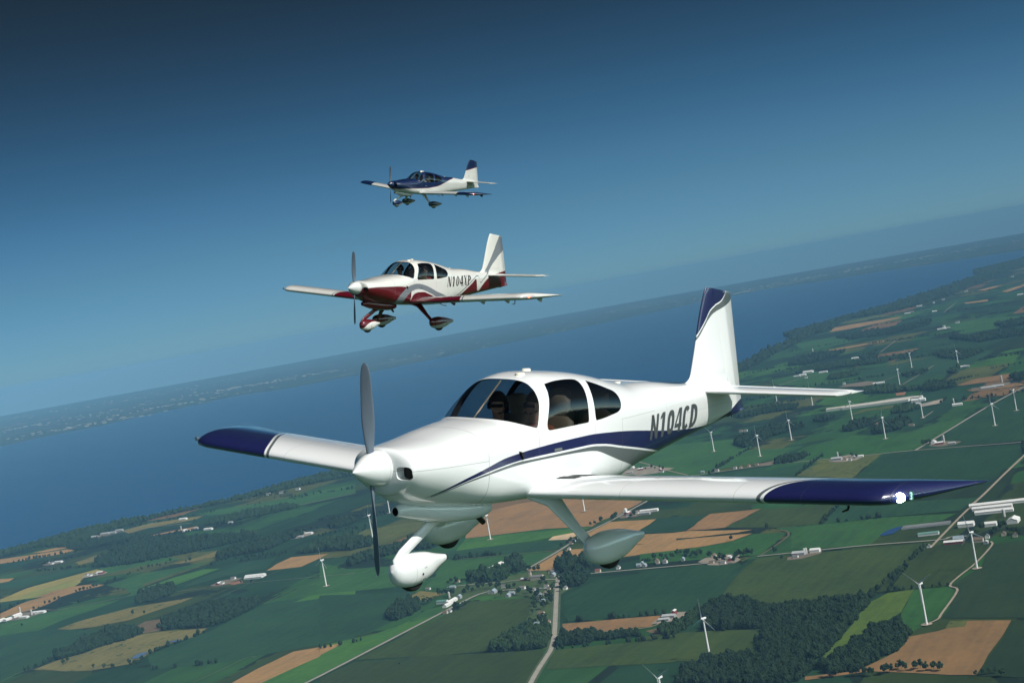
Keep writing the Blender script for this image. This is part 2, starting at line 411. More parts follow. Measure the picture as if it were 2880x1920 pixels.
def wing_loop(y, x0, x1, sgn):
    le, z, k = wing_le(y); te = 3.42; L = foil_loop(x0, x1, .138, .022); ch = te - le
    th = (ch / 1.42) * (1 - k) ** .15
    return np.stack([-(le + L[:, 0] * ch), np.full(len(L), sgn * y), z + L[:, 1] * 1.42 * max(th, .02) - .022 * L[:, 0]], 1)

# ------------------------------------------------------------------ the land as surveyed, metres from the point under the camera
FIELDS = [('tan',[(-2296,7477),(-2143,7538),(-2111,7418),(-2215,7410)]),
('tan',[(-2432,7447),(-2105,7357),(-2026,7265),(-2093,7212),(-2227,7217),(-2372,7253)]),
('tan',[(-2194,6674),(-2116,6610),(-2116,6539),(-2150,6533)]),
('yel',[(-1994,6023),(-1949,6215),(-1839,6319),(-1735,6419),(-1691,6336),(-1733,6224),(-1717,6076),(-1717,6011),(-1786,5880),(-1918,5919),(-1967,5937)]),
('yel2',[(-1918,5919),(-1894,6064),(-1801,6179),(-1717,6117),(-1719,6071),(-1717,6004),(-1786,5880)]),
('tan',[(-1835,5506),(-1875,5637),(-1840,5858),(-1789,5990),(-1725,6019),(-1651,5991),(-1581,5910),(-1600,5877),(-1662,5862),(-1707,5787),(-1716,5666),(-1743,5594),(-1802,5569)]),
('olive',[(-1522,5052),(-1474,5139),(-1334,5233),(-1127,5216),(-1153,5150),(-1228,5058),(-1277,4983),(-1394,4973),(-1487,5009)]),
('brown',[(-1231,4794),(-1213,4901),(-1113,4879),(-1131,4771),(-1117,4682),(-1175,4690)]),
('marsh',[(-1408,4414),(-1369,4493),(-1300,4532),(-1262,4620),(-1172,4677),(-1109,4664),(-969,4582),(-979,4477),(-1060,4428),(-1080,4331),(-1104,4242),(-1212,4249),(-1309,4317)]),
('tan',[(-765,3769),(-723,3879),(-654,4014),(-526,4002),(-580,3885),(-667,3743),(-687,3709)]),
('tan',[(-940,5524),(-921,5646),(-883,5751),(-746,5669),(-772,5577),(-815,5466),(-864,5488)]),
('brown2',[(-1050,5387),(-1002,5401),(-990,5339),(-1021,5335)]),
('mid',[(-1626,7923),(-1485,7954),(-1331,7911),(-1113,7920),(-863,8012),(-824,7576),(-1056,7461),(-1200,7499),(-1435,7663),(-1535,7744)]),
('olive',[(-1947,7759),(-1835,7876),(-1564,7783),(-1578,7668),(-1789,7659),(-1874,7568)]),
('tan',[(-1734,7313),(-1651,7337),(-1512,7352),(-1503,7268),(-1668,7287),(-1721,7282)]),
('olive',[(-1383,6175),(-1305,6213),(-1238,6322),(-1173,6323),(-1219,6152),(-1288,6122),(-1364,6137)]),
('bright',[(-1415,5500),(-1280,5536),(-1202,5664),(-1139,5788),(-1209,5847),(-1302,5770),(-1379,5636)]),
('mid',[(-1371,5484),(-1398,5746),(-1300,5896),(-1203,6027),(-1325,6024),(-1462,6037),(-1572,5894),(-1468,5726)]),
('teal',[(-1080,4331),(-947,4531),(-840,4835),(-574,4818),(-503,4045),(-673,4047),(-820,4031),(-1024,4109)]),
('bright',[(-687,3709),(-580,3885),(-526,4002),(-499,3997),(-481,3805),(-580,3627)]),
('teal',[(-1715,5117),(-1570,5106),(-1379,4914),(-1284,4897),(-1263,4924),(-1231,4783),(-1310,4640),(-1370,4513),(-1433,4416),(-1470,4321)]),
('mid',[(-1720,5133),(-1796,5382),(-1708,5454),(-1619,5464),(-1495,5454),(-1416,5459),(-1439,5386),(-1546,5229),(-1586,5097)]),
('dark',[(-1892,5694),(-1967,5937),(-1786,5880),(-1834,5838)]),
('teal',[(-2085,6320),(-2146,6517),(-2086,6561),(-1821,6567),(-1758,6462),(-1862,6360),(-1972,6255)]),
('bright',[(-564,4709),(-750,4760),(-698,4843),(-572,4805)]),
('mid',[(-848,4831),(-702,5124),(-596,5068),(-574,4818),(-821,4829)]),
('olive',[(-1914,6785),(-1854,6896),(-1773,6824),(-1806,6703),(-1868,6657)]),
('teal',[(-1048,5853),(-982,5813),(-946,5823),(-948,5580),(-1080,5567),(-1216,5471),(-1182,5644)]),
('mid',[(-1823,6722),(-1583,6645),(-1369,6250),(-1547,6267),(-1647,6201)]),
('tan2',[(-265,5460),(-262,5996),(-89,6103),(135,6052),(396,5842),(334,5560),(249,5381),(179,5289),(145,5199),(4,5328),(-94,5369),(-262,5435)]),
('tan',[(163,5170),(195,5232),(341,5110),(258,4900),(133,4970),(106,5090)]),
('dark2',[(258,4900),(343,5115),(403,5091),(485,4994),(387,4770)]),
('tan',[(106,4993),(155,4964),(367,4779),(352,4633),(289,4665),(124,4798),(107,4824)]),
('tan',[(53,4822),(114,4780),(351,4625),(336,4483),(213,4518),(102,4551),(68,4536),(16,4503),(-73,4574),(-30,4671),(31,4819)]),
('teal',[(-337,5216),(-241,5229),(-3,5053),(61,5014),(42,4865),(-143,4945),(-317,5053)]),
('bright',[(-265,5424),(-94,5351),(144,5183),(94,5138),(-1,5125),(-49,5118),(-288,5197)]),
('mid',[(-315,5023),(31,4825),(-75,4589),(-130,4782),(-228,4600),(-290,4542),(-359,4588)]),
('sand',[(2,5073),(18,5134),(94,5138),(106,5090),(61,5017)]),
('olive2',[(-746,5908),(-657,6144),(-427,6092),(-413,6032),(-447,5839),(-578,5705),(-677,5754)]),
('teal',[(-676,4796),(-415,4592),(-291,4468),(-378,4251),(-481,4072),(-591,4039)]),
('bright',[(-589,4020),(-450,4057),(-379,4128),(-302,4170),(-307,4134),(-551,3685)]),
('tan',[(-588,4010),(-528,4007),(-576,3907)]),
('dkol',[(-481,3780),(-302,4110),(-221,4259),(-68,4169),(-68,3961),(-124,3793),(-171,3619),(-311,3673)]),
('dkol2',[(-528,3481),(-547,3649),(-477,3758),(-305,3675),(-171,3596),(-49,3525),(-54,3462),(-90,3156)]),
('dark',[(14,4103),(105,4240),(308,4211),(365,4208),(297,3637),(249,3648),(3,3785)]),
('tan2',[(0,3766),(219,3663),(187,3568),(-4,3649)]),
('brown',[(171,3533),(217,3540),(226,3500),(194,3465)]),
('dkol',[(-24,3504),(224,3415),(202,3204),(-48,3336)]),
('olive',[(-404,4481),(-371,4564),(-291,4449),(-346,4391)]),
('mid',[(-752,5473),(-637,5225),(-376,5027),(-360,4687),(-493,4724),(-679,4824)]),
('mid',[(-378,4112),(-339,4256),(-261,4287),(-210,4302),(-304,4172)]),
('lawn',[(-280,4508),(-202,4560),(-126,4542),(-50,4562),(14,4493),(84,4368),(70,4242),(20,4161),(-5,4101),(-65,4170),(-142,4257),(-207,4343),(-237,4263),(-274,4205),(-298,4217),(-281,4417)]),
('lawn',[(-66,4078),(-6,4113),(-27,3546),(-49,3533),(-39,3684),(-76,3716),(-92,3748)]),
('tan2',[(399,4782),(498,5019),(643,4942),(502,4712),(458,4735)]),
('tan',[(264,4746),(276,4828),(405,4768),(564,4590),(522,4588),(404,4638)]),
('tan',[(255,4683),(403,4624),(555,4531),(487,4466),(402,4463),(242,4532)]),
('dkol',[(502,4712),(642,4928),(845,4764),(736,4483),(623,4557)]),
('teal',[(736,4477),(835,4771),(1161,4448),(1068,4307),(895,4414)]),
('mid',[(621,4547),(734,4475),(893,4406),(1051,4275),(994,4207),(892,4218),(826,4154),(770,4049),(598,4181),(645,4424)]),
('green3',[(241,4519),(401,4458),(486,4458),(553,4517),(637,4443),(523,4182),(453,4221),(228,4365)]),
('dark',[(220,4268),(458,4137),(461,4045),(357,3747),(313,3631),(173,3700)]),
('dkol',[(461,4045),(509,4145),(617,4100),(867,3952),(775,3704),(638,3490),(473,3546),(405,3660),(356,3738)]),
('dkol2',[(780,3709),(877,3901),(994,3860),(1001,3792),(913,3619),(804,3441),(687,3490)]),
('dark3',[(806,3439),(912,3576),(1001,3792),(1070,3778),(1117,3753),(877,3029),(728,3161),(718,3174),(807,3380)]),
('bright2',[(455,3027),(629,3415),(685,3479),(738,3469),(665,3282),(596,3196),(518,3052),(464,2999)]),
('green3',[(665,3282),(737,3465),(803,3432),(802,3385),(715,3186),(679,3146),(630,3088),(636,3161)]),
('tan3',[(627,3073),(686,3077),(704,3085),(753,3115),(818,3059),(795,3010),(659,2736),(623,2764),(510,2881),(454,2887),(400,2896),(405,2921),(493,2896),(578,2974),(608,3020)]),
('dark3',[(836,3040),(819,3055),(795,3003),(659,2730),(719,2671),(750,2647),(870,3008)]),
('olive2',[(701,3087),(724,3137),(753,3118),(734,3073)]),
('dkol',[(223,3461),(288,3429),(399,3347),(360,3140),(317,3147),(227,3191),(137,3263),(156,3485)]),
('olive2',[(448,3545),(529,3505),(524,3478),(450,3512)]),
('mid',[(194,6515),(388,7035),(617,7177),(840,6984),(871,6586),(607,5958),(491,5969)]),
('tan3',[(1955,7550),(2070,7697),(2298,7654),(2173,7471),(2099,7444),(1970,7499)]),
('tan',[(2626,13883),(2776,14426),(2931,14434),(3334,14246),(3234,14005),(2789,13761),(2626,13815)]),
('tan',[(2140,11606),(2540,11535),(2522,11406),(2184,11431)]),
('tan',[(3629,16173),(3917,16257),(3746,16071),(3601,15985)]),
('tan',[(4559,15462),(5016,16230),(4854,15718),(4536,15192)]),
('tan',[(3983,14692),(4159,14514),(4067,14249),(3940,14437)]),
('tan',[(4677,16651),(4910,16838),(5000,16812),(4649,16279)]),
('olive2',[(852,5512),(1022,5921),(1180,5683),(979,5230)]),
('teal',[(554,5951),(829,5865),(977,5744),(847,5519),(703,5417),(524,5695)]),
('dark',[(983,5224),(1182,5668),(1323,5573),(1555,5311),(1488,5099),(1242,4656),(1115,4775),(948,5036)]),
('green3',[(782,5783),(1014,6254),(1224,6386),(1363,5949),(1271,5626),(1120,5737),(964,5795)]),
('mid',[(1288,6072),(1496,6239),(1651,6273),(1389,5827),(1286,5644)]),
('dark',[(1294,5630),(1794,6487),(2066,6921),(1582,5394),(1371,5550)]),
('mid',[(616,6485),(784,6567),(923,6366),(1023,6304),(858,6044),(564,6042)]),
('mid',[(1446,9811),(1741,9910),(1757,8699),(1553,8912),(1431,9323)]),
('teal',[(1890,9309),(2090,9316),(2519,9460),(2587,9074),(2188,8279),(1810,8042),(1731,8464)]),
('grey',[(1610,7016),(1789,7097),(1717,6931),(1607,6923)]),
('olive2',[(1326,7060),(1457,7220),(1571,7197),(1608,7149),(1537,7081),(1455,7145)]),
('tan3',[(1916,7256),(2028,7302),(2125,7107),(2109,7056),(1994,7092),(1920,7169)]),
('brown2',[(1704,7695),(1751,7676),(1712,7543),(1682,7572)]),
('mid',[(2175,13008),(2518,13082),(2666,12180),(2214,11922),(2063,12046)]),
('olive2',[(2918,15058),(3317,15209),(3429,14638),(2988,14700)]),
('mid',[(3100,12124),(3366,12070),(3528,11534),(3281,10756),(2876,10735)]),
('dark',[(2577,10788),(2777,10602),(3044,10268),(2987,9827),(2618,9483),(2425,9991)])]
ROADS = [('main road',11,'asph',[(-93,3158),(-81,3246),(-63,3355),(-44,3454),(-33,3520),(-23,3637),(-14,3837),(0,4181),(11,4398)]),
('east road',7,'asph',[(11,4393),(60,4365),(139,4329),(310,4237),(402,4191)]),
('valley road',8,'asph',[(-657,3483),(-549,3665),(-303,4151),(-202,4339),(-142,4334),(-63,4288),(3,4222)]),
('north road',8,'asph',[(-75,4589),(36,4848),(114,5063),(211,5248),(342,5528),(404,5649)]),
('village street',6,'asph',[(-294,4541),(-226,4513),(-142,4462),(-93,4447),(7,4354)]),
('farm track',3.5,'dirt',[(-428,5113),(-321,5037),(36,4828)]),
('farm track',3.5,'dirt',[(-1217,5401),(-1071,5338),(-967,5301),(-599,5099)]),
('driveway',4,'gravel',[(-19,3647),(92,3594),(186,3560),(226,3633)]),
('lane',5,'dirt',[(-2207,6716),(-2100,6778),(-1989,6829),(-1804,6900)]),
('lane',5,'dirt',[(-1688,5529),(-1626,5471),(-1500,5472),(-1409,5493)]),
('lane',6,'asph',[(-2060,7556),(-1886,7682),(-1573,7532)]),
('lane',6,'asph',[(-1098,7466),(-989,7475),(-821,7541)]),
('field track',3,'grass',[(-1466,4310),(-1419,4422),(-1285,4290)]),
('field track',3,'grass',[(-868,3847),(-822,3933),(-772,4034),(-744,4019)]),
('field track',3,'grass',[(-846,4817),(-795,4965),(-702,5124)]),
('field track',3,'grass',[(-1136,4753),(-1097,4935),(-1028,5093),(-935,5355),(-864,5488)]),
('gravel road',7,'gravel',[(879,3878),(926,3974),(1041,4208),(1162,4445)]),
('east road',7,'asph',[(512,4167),(620,4118),(770,4049),(919,3956),(950,3967),(986,3941)]),
('turbine access road',5,'gravel',[(682,3143),(709,3167),(727,3207),(806,3381),(806,3439),(848,3516),(913,3619),(994,3775),(1007,3824)]),
('grass strip',6,'grass2',[(521,4170),(615,4350),(635,4415),(637,4456),(626,4495)]),
('county road',8,'asph',[(1278,5612),(1483,5967),(1795,6512),(2085,6982),(2267,7296)]),
('county road',7,'asph',[(500,5987),(559,5996),(836,5909),(1116,5717),(1278,5612),(1567,5347),(1660,5290)]),
('gravel road',8,'gravel',[(1105,4348),(1163,4445),(1315,4745),(1473,5051),(1700,5488)]),
('lane',6,'gravel',[(417,6783),(458,6537),(501,6261),(544,6038)]),
('lane',6,'gravel',[(2279,10495),(2457,10991),(2629,11483)]),
('lane',6,'gravel',[(3551,13718),(3903,14712),(4020,14978)]),
('turbine access road',5,'gravel',[(1814,8027),(1997,8412),(2179,8812)]),
('turbine access road',5,'gravel',[(1826,8451),(1931,8577)]),
('lane',6,'gravel',[(1428,9301),(1610,9560),(1717,9586)]),
('turbine access road',5,'gravel',[(1536,6514),(1616,6674)]),
('turbine access road',5,'gravel',[(1330,6884),(1348,6842)])]
WOODS = [([(-2503,7680),(-2389,7876),(-2158,8150),(-1890,8128),(-1542,8294),(-1245,8668),(-1037,8831),(-940,8861),(-822,8894),(-797,8575),(-904,8457),(-1176,8371),(-1384,8263),(-1561,8180),(-1742,8138),(-1868,8027),(-1956,7927),(-2034,7793),(-2075,7670),(-2043,7489),(-2102,7399),(-2296,7651),(-2408,7597),(-2448,7501)],7.5,14),
([(-2113,7390),(-2040,7532),(-1811,7324),(-1785,7178),(-1894,7220),(-2010,7203)],6.5,12),
([(-1793,6649),(-1769,6860),(-1857,7067),(-1734,6987),(-1800,7333),(-1740,7305),(-1676,7136),(-1430,6879),(-1171,6645),(-1117,6495),(-1230,6449),(-1369,6399),(-1512,6373),(-1620,6384),(-1725,6426)],6.5,12),
([(-1219,6152),(-1200,6203),(-1159,6306),(-1095,6347),(-994,6385),(-917,6329),(-969,6195),(-1019,6031),(-1104,6039),(-1190,6047)],7,11),
([(-881,5817),(-808,5892),(-768,6028),(-684,6041),(-654,5710),(-750,5752),(-814,5758)],7,11),
([(-1315,5267),(-1354,5453),(-1334,5547),(-1258,5528),(-1224,5422),(-1236,5324),(-1277,5283)],6,8.5),
([(-1114,4679),(-1134,4784),(-1113,4903),(-1027,4978),(-902,4944),(-861,4855),(-876,4752),(-923,4637),(-961,4585),(-1054,4647)],6,8.5),
([(-1379,4502),(-1379,4578),(-1353,4738),(-1303,4824),(-1212,4777),(-1172,4677),(-1200,4628),(-1256,4594),(-1303,4544),(-1349,4495)],6,8.5),
([(-1320,7558),(-1137,7548),(-1056,7353),(-1172,7303),(-1278,7294),(-1374,7222),(-1459,7283),(-1467,7443)],6.5,12),
([(-640,5258),(-615,5414),(-501,5511),(-437,5642),(-382,5574),(-354,5404),(-392,5349),(-492,5369),(-587,5321)],6.5,9.5),
([(-795,5858),(-746,5908),(-609,5834),(-592,5652),(-668,5656),(-784,5757)],7,10),
([(-832,6451),(-779,6512),(-722,6481),(-735,6368),(-797,6343)],7,10),
([(-171,3604),(-148,3680),(-96,3751),(-38,3717),(-36,3649),(-49,3533),(-108,3564)],7,9),
([(-21,3533),(-7,3607),(59,3586),(67,3528),(42,3510)],7,9),
([(66,3532),(74,3561),(156,3521),(156,3490),(87,3513)],5,8),
([(-440,4227),(-437,4306),(-410,4387),(-370,4392),(-363,4257),(-391,4202),(-413,4183)],7.5,11),
([(-235,4559),(-233,4630),(-194,4653),(-130,4597),(-126,4493),(-184,4501)],8,11),
([(-130,4674),(-121,4786),(-86,4760),(-79,4593),(-100,4565)],9,12),
([(16,4516),(44,4588),(103,4563),(112,4436),(61,4393),(22,4435)],9,12),
([(30,4216),(46,4314),(84,4368),(78,4235),(44,4180)],9,12),
([(196,3471),(219,3523),(237,3531),(258,3521),(227,3443)],5,8),
([(313,3631),(357,3687),(403,3652),(442,3528),(520,3473),(544,3506),(637,3453),(615,3383),(534,3204),(456,3033),(424,3045),(359,3112),(367,3224),(403,3352),(365,3386),(320,3409),(282,3434),(301,3531)],5.5,7.5),
([(469,2995),(520,3065),(596,3196),(637,3167),(634,3101),(594,2989),(558,2963),(501,2903),(456,2900),(434,2969)],5.5,7.5),
([(187,3018),(204,3097),(255,3154),(324,3155),(349,3107),(422,3033),(434,2969),(406,2927),(366,2882)],5.5,7.5),
([(200,3472),(251,3558),(297,3646),(308,3636),(277,3535),(245,3475),(221,3445)],5,8),
([(1519,11437),(1935,12771),(2253,13447),(2367,14570),(2891,15370),(3690,16500),(4725,18291),(5647,20079),(6303,22437),(6716,22870),(7385,23701),(8558,25697),(7567,22766),(6499,20908),(5572,19049),(4315,16446),(3560,15301),(3138,15410),(2861,14779),(2631,13975),(2491,13880),(2328,13430),(2181,12970),(1853,12119),(1623,11390),(1451,10965),(1203,10683),(1259,11131)],12,25),
([(1845,11211),(2060,11364),(2175,11070),(2052,10781),(1806,10578),(1722,10690)],8,16),
([(2475,12871),(2609,12914),(2875,12713),(3040,12785),(3238,12925),(3076,12394),(2779,12060),(2462,12221)],8,17),
([(1663,9123),(1732,9333),(1873,9274),(1830,9054),(1694,9012)],7,11),
([(825,6810),(867,6916),(1020,7119),(1096,7078),(1145,6967),(1064,6894),(986,6822),(836,6571),(825,6628)],7,10),
([(1223,6543),(1293,6710),(1414,6726),(1349,6581),(1247,6491)],7,10),
([(1279,6269),(1378,6513),(1469,6549),(1472,6458),(1382,6267),(1287,6252)],7,10),
([(1493,6851),(1546,7005),(1618,6965),(1603,6853),(1546,6810)],7,10),
([(1203,7098),(1272,7166),(1310,7118),(1245,6997)],7,10),
([(982,7931),(1165,8016),(1290,7972),(1250,7791),(1111,7822),(994,7797)],7,11),
([(1807,7631),(1913,7837),(1951,7563),(1935,7479),(1817,7469)],8,12),
([(1635,9906),(1756,10304),(1940,10228),(2154,9864),(2382,9933),(2085,9568),(1863,9848)],6.5,12),
([(2367,9583),(2497,9582),(2533,9100),(2343,8830),(2318,9188)],6.5,12),
([(2732,10513),(2936,10241),(3066,10075),(2968,9767),(2719,9835)],9,15),
([(3192,11097),(3376,11054),(3236,10612),(3115,10666)],9,15),
([(2103,8261),(2218,8442),(2103,8087)],7,11),
([(2098,10269),(2234,10432),(2150,10015),(2056,9944)],8,12),
([(2202,7544),(2252,7509),(2166,7236),(2145,7311)],7,11),
([(1944,8528),(2091,8586),(2036,8437),(1939,8374)],7,11),
([(1646,8148),(1769,8033),(1807,7631),(1695,7721),(1611,7917)],7,11),
([(836,5909),(876,6011),(975,6040),(988,5985),(909,5865)],6,10)]
TREES = [('pasture',[(-1284,5057),(-1245,5042)]),
('farmside',[(-1643,5559),(-1578,5539),(-1682,5242)]),
('marsh',[(-1207,4263),(-1171,4230),(-1144,4213),(-1324,4405),(-1322,4442),(-1104,4224),(-1092,4224),(-1080,4223),(-1076,4241),(-1075,4184),(-1094,4199)]),
('tanedge',[(-1723,5653),(-1709,5659),(-1705,5712),(-1694,5722),(-1680,5717),(-1741,5579),(-1713,5545)]),
('tanedge2',[(-1660,5824),(-1649,5834),(-1636,5836),(-1623,5838),(-1614,5844),(-1610,5871),(-1600,5877)]),
('hedge',[(-1571,5925),(-1553,5963),(-1528,6048),(-1523,6063),(-1503,6108),(-1488,6106),(-1472,6151),(-1459,6153),(-1441,6151),(-1426,6135),(-1406,6148),(-1403,6215)]),
('hedge',[(-1196,5866),(-1186,5872),(-1178,5947),(-1165,5967),(-1329,6133),(-1310,6118),(-1074,5848),(-1044,5832),(-1008,5842),(-983,5821),(-928,5793)]),
('farm',[(-952,5286),(-990,5311)]),
('west',[(-2078,6888),(-2072,6901),(-2062,6910),(-2042,6907),(-1983,6901),(-1962,6917),(-1937,6922),(-1911,6921)]),
('shore',[(-1252,7975),(-1224,7981),(-1125,7730),(-1092,7751),(-1051,7888),(-1028,7885),(-1301,7810),(-1318,7777),(-1370,7879),(-1523,7837),(-1561,7542)]),
('w',[(-662,5229),(-653,5237),(-629,5291)]),
('village',[(-291,4579),(-284,4608),(-268,4580),(-251,4574)]),
('village',[(-310,4423),(-303,4438),(-295,4449),(-285,4398),(-271,4395),(-335,4337),(-328,4351),(-348,4349),(-240,4375),(-230,4400),(-220,4401),(-204,4408),(-191,4418)]),
('village',[(-171,4398),(-156,4372),(-148,4375),(-122,4314),(-106,4332),(-142,4246),(-95,4232),(-71,4230),(-64,4180),(-53,4148),(-38,4309),(-23,4282),(-29,4346)]),
('road',[(-65,3939),(-58,3991),(-61,4043),(-51,4064),(-40,4073),(-27,4112),(-15,4132),(-10,4180),(-19,4156),(-38,3982),(-30,4003),(-18,4032),(-17,4071),(-48,4143),(-58,4091)]),
('road',[(-89,3762),(-81,3790),(-71,3798),(-62,3817),(-49,3814),(-38,3823),(-36,3776),(-44,3740),(-58,3735),(-72,3730)]),
('village',[(13,4301),(15,4232),(23,4338),(28,4380),(13,4168),(37,4395),(57,4385),(73,4380)]),
('village',[(-172,4566),(-159,4528),(-147,4565),(-113,4554),(-92,4556),(-75,4563),(-62,4563),(-50,4537),(-38,4536)]),
('farm2',[(-258,4169),(-250,4176),(-241,4183),(-234,4207)]),
('north',[(37,4876),(57,4913),(67,4932),(85,4940),(96,4974),(103,4919),(74,4893),(110,4880)]),
('north',[(141,5215),(156,5230),(176,5240),(215,5242),(228,5280),(273,5237),(283,5242)]),
('lone',[(-367,3633)]),
('tan',[(566,4555),(598,4546),(488,4474)]),
('hedge2',[(752,4528),(765,4561),(794,4626),(825,4691),(759,4553)]),
('east',[(253,4351),(270,4387),(288,4389),(300,4381),(314,4351),(331,4387),(342,4403),(353,4382),(359,4363),(370,4343),(375,4310),(384,4313),(236,4356)]),
('east',[(411,4189),(425,4200),(429,4169),(461,4186),(471,4200),(483,4195),(492,4196),(503,4191),(556,4157),(558,4068),(449,4134),(405,4276)]),
('farm3',[(1047,3920),(1065,3940),(1083,3973),(1073,3915),(1074,3887),(1075,3858),(1077,3829),(1033,3980),(1027,3878),(995,3903)]),
('row',[(443,2887),(453,2884),(460,2897),(479,2870),(486,2862),(500,2860),(508,2847),(530,2842),(540,2847),(556,2854),(562,2855),(566,2839),(582,2833),(592,2838),(595,2816),(608,2812),(616,2800)]),
('row2',[(656,2726),(668,2729),(678,2726),(689,2724),(692,2698)]),
('wood edge',[(673,3504),(652,3458),(641,3440)]),
('lanewing',[(410,6507),(424,6452),(449,6457),(457,6407),(477,6420),(482,6341)]),
('t',[(856,5960),(869,5966),(924,5953),(954,5988),(971,6017)]),
('t',[(1051,5751),(1086,5732),(1092,5685)]),
('t',[(1327,5697),(1340,5703),(1355,5717)])]
